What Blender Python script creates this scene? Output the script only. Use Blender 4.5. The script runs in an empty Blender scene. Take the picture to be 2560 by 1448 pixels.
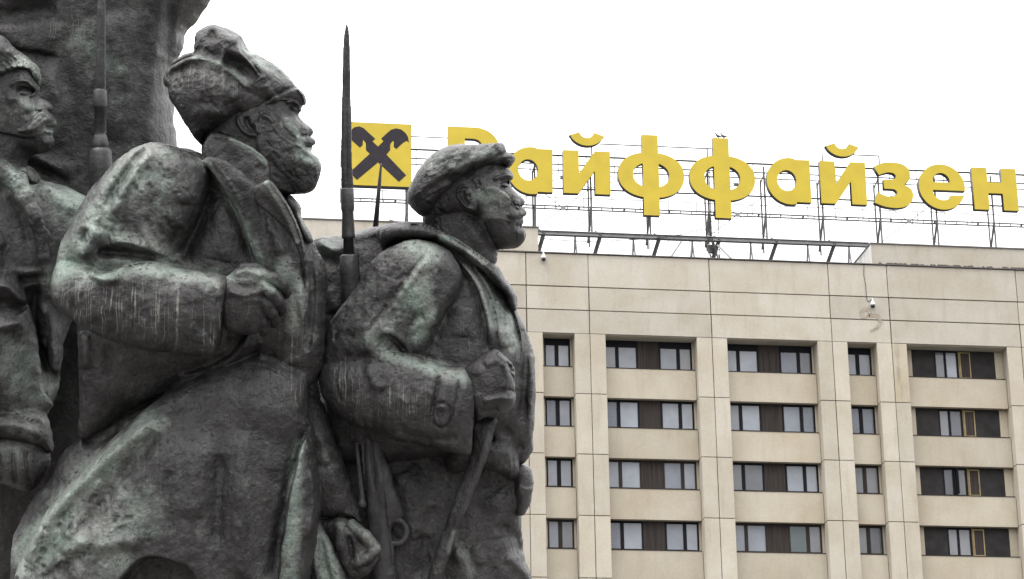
import bpy, bmesh, math, random
import numpy as np
from mathutils import Vector, Matrix

# ------------------------------------------------------------------ camera, light, exposure
sc = bpy.context.scene
COL = sc.collection
CAM = np.array([0.0, 0.0, 1.6])
FPX = 6000.0                                   # focal length in units of the 2560 px wide frame
PITCH, ROLL, YAW = 0.330120538, -0.0147221604, 0.149098651
cp, sp = math.cos(PITCH), math.sin(PITCH)
FW = np.array([math.sin(YAW)*cp, math.cos(YAW)*cp, sp])
R0 = np.array([math.cos(YAW), -math.sin(YAW), 0.0])
U0 = np.cross(R0, FW)
RT = math.cos(ROLL)*R0 + math.sin(ROLL)*U0
UP = -math.sin(ROLL)*R0 + math.cos(ROLL)*U0
cam_d = bpy.data.cameras.new('camera')
cam = bpy.data.objects.new('camera', cam_d)
COL.objects.link(cam)
cam_d.sensor_width = 36.0
cam_d.lens = FPX/2560*36.0
cam_d.clip_start = 0.1
cam_d.clip_end = 5000
cam.matrix_world = Matrix([[RT[0], UP[0], -FW[0], CAM[0]], [RT[1], UP[1], -FW[1], CAM[1]],
                           [RT[2], UP[2], -FW[2], CAM[2]], [0, 0, 0, 1]])
sc.camera = cam

SUN_EL, SUN_AZ = math.radians(62), math.radians(-120)      # azimuth from +Y towards +X: high, over the viewer's left shoulder
world = bpy.data.worlds.new('World')
sc.world = world
world.use_nodes = True
wt = world.node_tree
wt.nodes.clear()
sky = wt.nodes.new('ShaderNodeTexSky')
sky.sky_type = 'NISHITA'
sky.sun_disc = False
sky.sun_elevation = SUN_EL
sky.sun_rotation = SUN_AZ
ovc = wt.nodes.new('ShaderNodeMixRGB')                      # a closed deck of bright cloud over the sky
ovc.inputs['Fac'].default_value = 0.93
# overcast luminance: the zenith about three times as bright as the horizon
tco = wt.nodes.new('ShaderNodeTexCoord')
sxz = wt.nodes.new('ShaderNodeSeparateXYZ')
mrg = wt.nodes.new('ShaderNodeMapRange')
mrg.inputs['From Min'].default_value = 0.0
mrg.inputs['From Max'].default_value = 1.0
mrg.inputs['To Min'].default_value = 9.0
mrg.inputs['To Max'].default_value = 48.0
cmb = wt.nodes.new('ShaderNodeCombineColor')
wt.links.new(tco.outputs['Generated'], sxz.inputs[0])
wt.links.new(sxz.outputs['Z'], mrg.inputs['Value'])
for ch in ('Red', 'Green', 'Blue'):
    wt.links.new(mrg.outputs[0], cmb.inputs[ch])
wt.links.new(cmb.outputs[0], ovc.inputs['Color2'])
bg = wt.nodes.new('ShaderNodeBackground')
bg.inputs['Strength'].default_value = 0.1
wo = wt.nodes.new('ShaderNodeOutputWorld')
wt.links.new(sky.outputs[0], ovc.inputs['Color1'])
wt.links.new(ovc.outputs[0], bg.inputs['Color'])
wt.links.new(bg.outputs[0], wo.inputs['Surface'])
sun_d = bpy.data.lights.new('sun', 'SUN')
sun_d.energy = 1.5
sun_d.angle = math.radians(16)
sun_d.color = (1.0, 0.97, 0.92)
sun = bpy.data.objects.new('sun', sun_d)
COL.objects.link(sun)
sdir = Vector((math.sin(SUN_AZ)*math.cos(SUN_EL), math.cos(SUN_AZ)*math.cos(SUN_EL), math.sin(SUN_EL)))
sun.rotation_euler = sdir.to_track_quat('Z', 'Y').to_euler()
sc.view_settings.view_transform = 'Standard'
sc.view_settings.look = 'None'
sc.view_settings.exposure = 0.0
sc.view_settings.gamma = 1.0
sc.view_settings.use_curve_mapping = False
sc.render.resolution_x, sc.render.resolution_y = 1024, 579

random.seed(4)
RNG = np.random.RandomState(7)

# ------------------------------------------------------------------ materials
def mat(name):
    m = bpy.data.materials.new(name)
    m.use_nodes = True
    return m, m.node_tree, m.node_tree.nodes['Principled BSDF']

def nd(t, typ, **kw):
    n = t.nodes.new(typ)
    for k, v in kw.items():
        if k.startswith('i_'):
            n.inputs[k[2:].replace('_', ' ')].default_value = v
        else:
            setattr(n, k, v)
    return n

def ramp(t, src, stops):
    r = t.nodes.new('ShaderNodeValToRGB')
    e = r.color_ramp.elements
    while len(e) < len(stops):
        e.new(0.5)
    for k, (p, c) in enumerate(stops):
        e[k].position = p
        e[k].color = (c, c, c, 1) if not hasattr(c, '__len__') else (*c, 1)
    t.links.new(src, r.inputs[0])
    return r.outputs[0]

def noise(t, vec, scale, detail=4, rough=0.55):
    n = nd(t, 'ShaderNodeTexNoise')
    n.inputs['Scale'].default_value = scale
    n.inputs['Detail'].default_value = detail
    n.inputs['Roughness'].default_value = rough
    if vec is not None:
        t.links.new(vec, n.inputs['Vector'])
    return n.outputs['Fac']

def mapping(t, vec, scale=(1, 1, 1)):
    m = t.nodes.new('ShaderNodeMapping')
    m.inputs['Scale'].default_value = scale
    t.links.new(vec, m.inputs['Vector'])
    return m.outputs[0]

def mix(t, f, a, b, mode='MIX'):
    m = t.nodes.new('ShaderNodeMixRGB')
    m.blend_type = mode
    for inp, v in ((m.inputs[0], f), (m.inputs[1], a), (m.inputs[2], b)):
        if hasattr(v, 'is_linked') or hasattr(v, 'links'):
            t.links.new(v, inp)
        elif hasattr(v, '__len__'):
            inp.default_value = (*v, 1)
        else:
            inp.default_value = v
    return m.outputs[0]

def math_n(t, op, a, b=None, clamp=False):
    m = t.nodes.new('ShaderNodeMath')
    m.operation = op
    m.use_clamp = clamp
    for inp, v in ((m.inputs[0], a), (m.inputs[1], b)):
        if v is None:
            continue
        if hasattr(v, 'links'):
            t.links.new(v, inp)
        else:
            inp.default_value = v
    return m.outputs[0]

def simple(name, col, rough=0.6, metal=0.0, var=0.15, scale=3.0, bump=0.0, bscale=30):
    m, t, b = mat(name)
    geo = t.nodes.new('ShaderNodeNewGeometry')
    n = noise(t, geo.outputs['Position'], scale, 6)
    v = ramp(t, n, [(0.3, 1-var), (0.7, 1+var)])
    t.links.new(mix(t, 1.0, col, v, 'MULTIPLY'), b.inputs['Base Color'])
    b.inputs['Roughness'].default_value = rough
    b.inputs['Metallic'].default_value = metal
    if rough >= 0.8: b.inputs['Specular IOR Level'].default_value = 0.2
    if bump:
        bn = t.nodes.new('ShaderNodeBump')
        bn.inputs['Strength'].default_value = 1.0
        bn.inputs['Distance'].default_value = bump
        t.links.new(noise(t, geo.outputs['Position'], bscale, 6), bn.inputs['Height'])
        t.links.new(bn.outputs[0], b.inputs['Normal'])
    return m

def concrete(name, col, dirt=(0.2, 0.17, 0.14), amt=0.5):
    m, t, b = mat(name)
    geo = t.nodes.new('ShaderNodeNewGeometry')
    P = geo.outputs['Position']
    oi = t.nodes.new('ShaderNodeObjectInfo')
    tone = ramp(t, oi.outputs['Random'], [(0, 0.90), (1, 1.06)])
    c = mix(t, 1.0, col, tone, 'MULTIPLY')
    fine = ramp(t, noise(t, P, 9.0, 6, 0.7), [(0.3, 0.93), (0.7, 1.06)])
    c = mix(t, 1.0, c, fine, 'MULTIPLY')
    big = ramp(t, noise(t, P, 0.55, 5), [(0.35, (0.93, 0.90, 0.84)), (0.65, (1.05, 1.05, 1.04))])
    c = mix(t, 1.0, c, big, 'MULTIPLY')
    st = ramp(t, noise(t, mapping(t, P, (2.2, 2.2, 0.35)), 1.0, 6, 0.65), [(0.52, 0.0), (0.75, 1.0)])
    c = mix(t, math_n(t, 'MULTIPLY', st, amt*0.5), c, dirt)
    sp_ = ramp(t, noise(t, P, 1.7, 8, 0.75), [(0.64, 0.0), (0.74, 1.0)])
    c = mix(t, math_n(t, 'MULTIPLY', sp_, amt), c, dirt)
    t.links.new(c, b.inputs['Base Color'])
    b.inputs['Roughness'].default_value = 0.92
    b.inputs['Specular IOR Level'].default_value = 0.2
    bn = t.nodes.new('ShaderNodeBump')
    bn.inputs['Distance'].default_value = 0.006
    t.links.new(noise(t, P, 14, 6, 0.7), bn.inputs['Height'])
    t.links.new(bn.outputs[0], b.inputs['Normal'])
    return m

M = {}
M['panel'] = concrete('beige_panel_paint', (0.44, 0.408, 0.36))
M['spandrel'] = concrete('warm_beige_render', (0.425, 0.382, 0.315), amt=0.4)
M['pillar'] = concrete('beige_pillar_paint', (0.45, 0.413, 0.355), amt=0.5)
def joint():
    m, t, b = mat('joint_sealant')
    geo = t.nodes.new('ShaderNodeNewGeometry')
    c = ramp(t, noise(t, geo.outputs['Position'], 2.3, 6, 0.7), [(0.35, (0.055, 0.045, 0.035)), (0.62, (0.24, 0.20, 0.16))])
    t.links.new(c, b.inputs['Base Color'])
    b.inputs['Roughness'].default_value = 0.95
    return m
M['joint'] = joint()
M['stained'] = concrete('stained_pillar_paint', (0.44, 0.39, 0.31), (0.13, 0.115, 0.10), amt=1.6)
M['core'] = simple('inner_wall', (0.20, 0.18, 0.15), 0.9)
M['white_wall'] = simple('pale_side_wall', (0.62, 0.61, 0.59), 0.9)
M['flash'] = simple('roof_flashing', (0.10, 0.09, 0.09), 0.5, 0.3)
M['frame'] = simple('dark_window_frame', (0.009, 0.009, 0.012), 0.8)
M['bframe'] = simple('brown_window_frame', (0.032, 0.026, 0.024), 0.8)
M['oldwood'] = simple('ochre_window_frame', (0.25, 0.185, 0.085), 0.6, var=0.3)
M['yellow'] = simple('yellow_sign_face', (0.47, 0.35, 0.011), 0.5, var=0.08, scale=1.3)
M['casing'] = simple('dark_sign_casing', (0.035, 0.032, 0.034), 0.5)
M['emblem'] = simple('anthracite_emblem', (0.030, 0.026, 0.032), 0.8)
M['steel'] = simple('grey_steel', (0.13, 0.125, 0.12), 0.55, 0.2, var=0.3, scale=5)
M['steel_dark'] = simple('dark_steel', (0.045, 0.042, 0.042), 0.55, 0.2, var=0.4, scale=5)
M['zinc'] = simple('pale_steel_beam', (0.30, 0.30, 0.31), 0.5, 0.3, var=0.15)
M['cable'] = simple('black_cable', (0.02, 0.02, 0.02), 0.6)
M['white_plastic'] = simple('white_plastic', (0.75, 0.75, 0.75), 0.4)
M['black_plastic'] = simple('black_dome', (0.01, 0.01, 0.01), 0.15)
M['moss'] = simple('dark_moss', (0.05, 0.045, 0.035), 1.0, var=0.5, scale=6)
M['granite'] = simple('grey_granite', (0.22, 0.20, 0.19), 0.5, var=0.3, scale=12)
M['feather'] = simple('grey_feathers', (0.10, 0.10, 0.12), 0.8)
M['smear'] = simple('brown_smear', (0.325, 0.28, 0.225), 0.95, var=0.2, scale=5)
M['curtain'] = simple('white_curtain', (0.80, 0.81, 0.82), 0.9, var=0.12, scale=1.5)
M['blind'] = simple('pale_blue_blind', (0.50, 0.55, 0.62), 0.9, var=0.08)
M['room'] = simple('room_wall', (0.42, 0.43, 0.46), 0.9)

def wood():
    m, t, b = mat('brown_wood_cladding')
    geo = t.nodes.new('ShaderNodeNewGeometry')
    n = noise(t, mapping(t, geo.outputs['Position'], (14, 14, 0.5)), 1.0, 5, 0.6)
    c = ramp(t, n, [(0.3, (0.022, 0.018, 0.016)), (0.7, (0.056, 0.046, 0.042))])
    t.links.new(c, b.inputs['Base Color'])
    b.inputs['Roughness'].default_value = 0.85
    b.inputs['Specular IOR Level'].default_value = 0.2
    return m
M['wood'] = wood()
M['wood_dark'] = simple('charcoal_cladding', (0.028, 0.026, 0.026), 0.85, var=0.3, scale=2)

def glass(name, tint, veil):
    m, t, b = mat(name)
    geo = t.nodes.new('ShaderNodeNewGeometry')
    n = noise(t, geo.outputs['Position'], 0.9, 4)
    v = ramp(t, n, [(0.3, 0.85), (0.7, 1.12)])
    oi = t.nodes.new('ShaderNodeObjectInfo')
    tone = ramp(t, oi.outputs['Random'], [(0, (0.55, 0.56, 0.60)), (0.5, (0.95, 0.95, 0.95)), (1, (1.15, 1.15, 1.15))])
    t.links.new(mix(t, 1.0, mix(t, 1.0, tint, v, 'MULTIPLY'), tone, 'MULTIPLY'), b.inputs['Base Color'])
    b.inputs['Roughness'].default_value = 0.06
    b.inputs['Specular IOR Level'].default_value = 0.7
    tr = t.nodes.new('ShaderNodeBsdfTransparent')
    tr.inputs[0].default_value = (0.85, 0.9, 0.93, 1)
    mx = t.nodes.new('ShaderNodeMixShader')
    mx.inputs[0].default_value = veil
    out = t.nodes['Material Output']
    t.links.new(tr.outputs[0], mx.inputs[1])
    t.links.new(b.outputs[0], mx.inputs[2])
    t.links.new(mx.outputs[0], out.inputs['Surface'])
    return m
M['glass'] = glass('sky_pale_window_glass', (0.42, 0.435, 0.48), 0.56)  # pale tint stands in for sky reflected in the panes
M['glass_dark'] = glass('dim_window_glass', (0.24, 0.24, 0.26), 0.75)
M['glass_green'] = glass('greenish_window_glass', (0.16, 0.20, 0.20), 0.7)

def bronze():
    m, t, b = mat('weathered_bronze')
    geo = t.nodes.new('ShaderNodeNewGeometry')
    P = geo.outputs['Position']
    def attr(n):
        a = t.nodes.new('ShaderNodeAttribute')
        a.attribute_name = n
        return a.outputs['Fac']
    pat_hl, stk = attr('patina_highlight'), attr('streak')
    base = ramp(t, noise(t, P, 5.0, 8, 0.62), [(0.28, (0.018, 0.016, 0.017)), (0.5, (0.040, 0.0375, 0.038)), (0.72, (0.066, 0.064, 0.064))])
    # soft grey green weathering; its paler spots also paint in highlights
    pn = noise(t, P, 8.0, 9, 0.68)
    pm = math_n(t, 'ADD', math_n(t, 'MULTIPLY', pat_hl, 0.74), pn)
    pm = ramp(t, pm, [(0.57, 0.0), (0.90, 1.0)])
    green = ramp(t, noise(t, P, 3.0, 5), [(0.35, (0.245, 0.25, 0.235)), (0.6, (0.205, 0.25, 0.22)), (0.75, (0.155, 0.22, 0.185))])
    c = mix(t, math_n(t, 'MULTIPLY', pm, 0.85), base, green)
    # dark vertical grime
    gr = ramp(t, noise(t, mapping(t, P, (9, 9, 1.3)), 1.0, 6, 0.6), [(0.36, 0.62), (0.58, 1.0)])
    c = mix(t, 1.0, c, gr, 'MULTIPLY')
    # pits
    pit = ramp(t, noise(t, P, 42.0, 4, 0.6), [(0.29, 0.2), (0.41, 1.0)])
    c = mix(t, 1.0, c, pit, 'MULTIPLY')
    # pale lime drips
    wob = math_n(t, 'MULTIPLY', noise(t, P, 7.0, 2), 0.045)
    sx = t.nodes.new('ShaderNodeSeparateXYZ')
    t.links.new(P, sx.inputs[0])
    cx = t.nodes.new('ShaderNodeCombineXYZ')
    t.links.new(math_n(t, 'ADD', sx.outputs['X'], wob), cx.inputs['X'])
    t.links.new(math_n(t, 'MULTIPLY', sx.outputs['Z'], 0.012), cx.inputs['Z'])
    w = noise(t, mapping(t, cx.outputs[0], (46, 46, 46)), 1.0, 1, 0.4)
    dr = ramp(t, math_n(t, 'ABSOLUTE', math_n(t, 'SUBTRACT', w, 0.5)), [(0.0, 1.0), (0.026, 0.0)])
    brk = ramp(t, noise(t, mapping(t, P, (22, 22, 3)), 1.0, 3), [(0.40, 0.0), (0.58, 1.0)])
    dr = math_n(t, 'MULTIPLY', math_n(t, 'MULTIPLY', dr, brk), stk, True)
    c = mix(t, math_n(t, 'MULTIPLY', dr, 0.62), c, (0.32, 0.31, 0.28))
    fine = ramp(t, noise(t, P, 75.0, 5, 0.75), [(0.30, 0.68), (0.70, 1.34)])
    c = mix(t, 1.0, c, fine, 'MULTIPLY')
    t.links.new(c, b.inputs['Base Color'])
    b.inputs['Metallic'].default_value = 0.35
    rg = ramp(t, pn, [(0.35, 0.34), (0.65, 0.54)])
    t.links.new(rg, b.inputs['Roughness'])
    b.inputs['Specular IOR Level'].default_value = 0.6
    h = math_n(t, 'ADD', noise(t, P, 16.0, 8, 0.66), math_n(t, 'MULTIPLY', pit, 0.22))
    chip = t.nodes.new('ShaderNodeTexVoronoi')
    chip.inputs['Scale'].default_value = 22.0
    wv = mix(t, 0.25, P, nd(t, 'ShaderNodeTexNoise', i_Scale=9.0).outputs['Color'])
    t.links.new(mapping(t, wv, (1, 1, 0.5)), chip.inputs['Vector'])
    h = math_n(t, 'ADD', h, math_n(t, 'MULTIPLY', chip.outputs['Distance'], 0.16))
    bn = t.nodes.new('ShaderNodeBump')
    bn.inputs['Strength'].default_value = 1.0
    bn.inputs['Distance'].default_value = 0.017
    t.links.new(h, bn.inputs['Height'])
    t.links.new(bn.outputs[0], b.inputs['Normal'])
    return m
M['bronze'] = bronze()
def smooth_bronze():
    m, t, b = mat('smooth_dark_bronze')
    geo = t.nodes.new('ShaderNodeNewGeometry')
    P = geo.outputs['Position']
    c = ramp(t, noise(t, mapping(t, P, (1, 1, 0.35)), 14.0, 6, 0.6), [(0.3, (0.035, 0.033, 0.035)), (0.55, (0.062, 0.060, 0.063)), (0.75, (0.10, 0.105, 0.102))])
    t.links.new(c, b.inputs['Base Color'])
    b.inputs['Metallic'].default_value = 0.4
    b.inputs['Roughness'].default_value = 0.5
    bn = t.nodes.new('ShaderNodeBump')
    bn.inputs['Distance'].default_value = 0.006
    t.links.new(noise(t, P, 30.0, 6), bn.inputs['Height'])
    t.links.new(bn.outputs[0], b.inputs['Normal'])
    return m
M['smooth_bronze'] = smooth_bronze()

# ------------------------------------------------------------------ object helpers
def link(o, parent=None):
    COL.objects.link(o)
    if parent is not None:
        o.parent = parent
    return o

def thing(name, label, cat, loc=(0, 0, 0), group=None, kind=None):
    o = bpy.data.objects.new(name, None)
    o.location = loc
    link(o)
    tag(o, label, cat, group, kind)
    return o

def tag(o, label=None, cat=None, group=None, kind=None):
    if label: o['label'] = label
    if cat: o['category'] = cat
    if group: o['group'] = group
    if kind: o['kind'] = kind
    return o

def meshobj(name, verts, faces, m, parent=None, smooth=False):
    me = bpy.data.meshes.new(name)
    me.from_pydata([tuple(v) for v in verts], [], faces)
    me.materials.append(m)
    if smooth:
        me.polygons.foreach_set('use_smooth', [True]*len(me.polygons))
    me.update()
    return link(bpy.data.objects.new(name, me), parent)

BOXF = [(0, 3, 2, 1), (4, 5, 6, 7), (0, 1, 5, 4), (1, 2, 6, 5), (2, 3, 7, 6), (3, 0, 4, 7)]
def boxv(x0, x1, y0, y1, z0, z1):
    return [(x0, y0, z0), (x1, y0, z0), (x1, y1, z0), (x0, y1, z0), (x0, y0, z1), (x1, y0, z1), (x1, y1, z1), (x0, y1, z1)]

def box(name, x0, x1, y0, y1, z0, z1, m, parent=None, bev=0.0):
    if not bev:
        return meshobj(name, boxv(x0, x1, y0, y1, z0, z1), BOXF, m, parent)
    bm = bmesh.new()
    vs = [bm.verts.new(v) for v in boxv(x0, x1, y0, y1, z0, z1)]
    for f in BOXF:
        bm.faces.new([vs[i] for i in f])
    bmesh.ops.bevel(bm, geom=bm.edges[:], offset=bev, segments=1, affect='EDGES')
    me = bpy.data.meshes.new(name)
    bm.to_mesh(me); bm.free()
    me.materials.append(m)
    return link(bpy.data.objects.new(name, me), parent)

def boxes(name, L, m, parent=None):
    v, f = [], []
    for b in L:
        k = len(v)
        v += boxv(*b)
        f += [tuple(i+k for i in q) for q in BOXF]
    return meshobj(name, v, f, m, parent)

def tube_geo(pts, rad, n=8):
    pts = [Vector(p) for p in pts]
    if not hasattr(rad, '__len__'):
        rad = [rad]*len(pts)
    v, f = [], []
    for i, p in enumerate(pts):
        d = (pts[min(i+1, len(pts)-1)] - pts[max(i-1, 0)]).normalized()
        a = d.orthogonal().normalized() if i == 0 else (pa - d*pa.dot(d)).normalized()
        pa = a
        b = d.cross(a)
        for k in range(n):
            t = 2*math.pi*(k+0.5)/n
            v.append(p + (a*math.cos(t) + b*math.sin(t))*rad[i])
    for i in range(len(pts)-1):
        for k in range(n):
            f.append((i*n+k, i*n+(k+1) % n, (i+1)*n+(k+1) % n, (i+1)*n+k))
    f.append(tuple(range(n))[::-1])
    f.append(tuple(range((len(pts)-1)*n, len(pts)*n)))
    return v, f

def tube(name, pts, rad, m, parent=None, n=8, smooth=True):
    v, f = tube_geo(pts, rad, n)
    return meshobj(name, v, f, m, parent, smooth)

# facade frame: X runs along the front of the building, y goes into it, Z up; origin at a pillar joint
FO = np.array([19.9946311, 108.094194, 32.3277485]) + CAM
def F3(x, y, z):
    return (x+FO[0], y+FO[1], z+FO[2])
def onplane(u, v, y):
    d = FW + RT*(u-1280)/FPX - UP*(v-724)/FPX
    k = (FO[1]+y-CAM[1])/d[1]
    P = CAM + d*k - FO
    return P[0], P[2]

# ------------------------------------------------------------------ ground and pedestal
g = meshobj('ground', [(-3000, -3000, 0), (3000, -3000, 0), (3000, 3000, 0), (-3000, 3000, 0)], [(0, 1, 2, 3)],
            simple('paved_square', (0.10, 0.097, 0.093), 0.9, var=0.2, scale=0.4))
g['kind'] = 'structure'

# ------------------------------------------------------------------ the hotel
SH = 2.97132
hotel = thing('hotel_building', 'beige concrete panel tower block with dark framed windows behind the bronze soldiers', 'building', (FO[0], FO[1], 0))
HZ = FO[2]
def L3(v):                                       # facade coordinates relative to the hotel's own origin
    return (v[0], v[1], v[2]+HZ)
def hbox(name, x0, x1, y0, y1, z0, z1, m, parent=None, bev=0.0):
    return box(name, x0, x1, y0, y1, z0+HZ, z1+HZ, m, parent or hotel, bev)

JX = [-15.06, -9.06, -3.06, 0, 6, 12, 15, 21.62, 27.62]
ZT = [3.012, 4.187, 5.371, 7.06]
G = 0.022                                          # joint half width
XL, XR = -21.0, 33.0
BOT = -4*SH - 1.5
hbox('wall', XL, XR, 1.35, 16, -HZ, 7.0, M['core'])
hbox('joint_backing', XL, XR, 0.10, 0.45, ZT[0]+0.02, 7.0, M['joint'])
hbox('roof_slab', XL, XR, 0.45, 16, 6.7, 7.05, M['flash'])
# three courses of large panels above the windows
edges = [XL] + JX + [XR]
for i in range(len(edges)-1):
    for k in range(3):
        j = RNG.uniform(-0.012, 0.012, 4)
        hbox('panel', edges[i]+G+j[0], edges[i+1]-G+j[1], 0+j[2]*0.8, 0.10, ZT[k]+G*(1.2 if k else 0.4)+j[3]*0.5, ZT[k+1]-G, M['panel'], bev=0.012)
# soffit under the lowest course
for i in range(len(JX)-1):
    hbox('soffit', JX[i]+0.75, JX[i+1]-0.75, 0.103, 1.35, ZT[0]-0.03, ZT[0]+0.018, M['pillar'])
# parapet flashing
hbox('parapet_flashing', XL, XR, -0.07, 0.5, 7.063, 7.11, M['flash'])
# pillars: two halves with a joint between, one pair a storey
for X in JX:
    hbox('pillar_core', X-0.60, X+0.60, 0.09, 1.34, BOT, ZT[0], M['joint'])
    for s in (-1, 1):
        for k in range(-1, 5):
            z1 = (ZT[0]-0.01) if k == -1 else -k*SH-G*0.8
            z0 = G*0.8 if k == -1 else max(-(k+1)*SH+G*0.8, BOT)
            if k == -1: z0 = G*0.8
            xa, xb = sorted((X+s*0.018, X+s*0.752))
            j = RNG.uniform(-0.006, 0.006, 3)
            if z1 - z0 < 0.3: continue
            hbox('pillar_panel', xa+j[0], xb+j[1], j[2], 0.085, z0, z1, M['stained'] if (X == 15 and s == 1 and k == -1) else M['pillar'], bev=0.01)
            xs0, xs1 = sorted((X+s*0.61, X+s*0.745))
            hbox('pillar_cheek', xs0, xs1, 0.087, 1.33, z0, z1, M['pillar'])

CROWS = {}
def window(xa, xb, k, seed, kind):
    """one window of the row k: frame, mullion and panes as parts of the hotel"""
    pass

def pane(parent, x0, x1, y, z0, z1, m):
    return hbox('pane', x0, x1, y, y+0.012, z0, z1, m, parent)

def frame_boxes(x0, x1, z0, z1, w, y, d=0.07, mull=(), mw=0.10, extra=()):
    B = [(x0, x1, y, y+d, z0+HZ, z0+w+HZ), (x0, x1, y, y+d, z1-w+HZ, z1+HZ),
         (x0, x0+w, y+0.001, y+d-0.001, z0+w+HZ, z1-w+HZ), (x1-w, x1, y+0.001, y+d-0.001, z0+w+HZ, z1-w+HZ)]
    for mx in mull:
        B.append((mx-mw/2, mx+mw/2, y+0.001, y+d-0.001, z0+w+HZ, z1-w+HZ))
    return B + list(extra)

def curtain(parent, x0, x1, y, z0, z1, m, lean=0.0, amp=0.03):
    n = max(4, int((x1-x0)/0.03))
    v, f = [], []
    for i in range(n+1):
        t = i/n
        x = x0+(x1-x0)*t
        for (z, l) in ((z0, lean), (z1, 0)):
            v.append((x+l*t, y+amp*math.sin(i*1.7)+amp*0.5*math.sin(i*0.61), z+HZ))
    for i in range(n):
        f.append((2*i, 2*i+2, 2*i+3, 2*i+1))
    return meshobj('curtain', v, f, m, parent, True)

WY = 0.80
def win(x0, x1, zt, zb, mull, fm, gms, curtains=(), mw=0.17, w=0.085):
    fr = boxes('window', frame_boxes(x0, x1, zb, zt, w, WY, 0.08, mull, mw)[1:] + [(x0, x1, WY, WY+0.08, zb+HZ, zb+w*1.25+HZ)], fm, hotel)
    xs = [x0+w] + [q for mx in mull for q in (mx-mw/2, mx+mw/2)] + [x1-w]
    for a in range(0, len(xs), 2):
        pane(fr, xs[a]+0.002, xs[a+1]-0.002, WY+0.03, zb+w+0.002, zt-w-0.002, gms[(a//2) % len(gms)])
    for (ca, cb, cm, lean, ct) in curtains:
        curtain(fr, x0+(x1-x0)*ca, x0+(x1-x0)*cb, WY+0.22, zb+0.02, zb+(zt-zb)*ct, cm, lean)
    return fr

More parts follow.
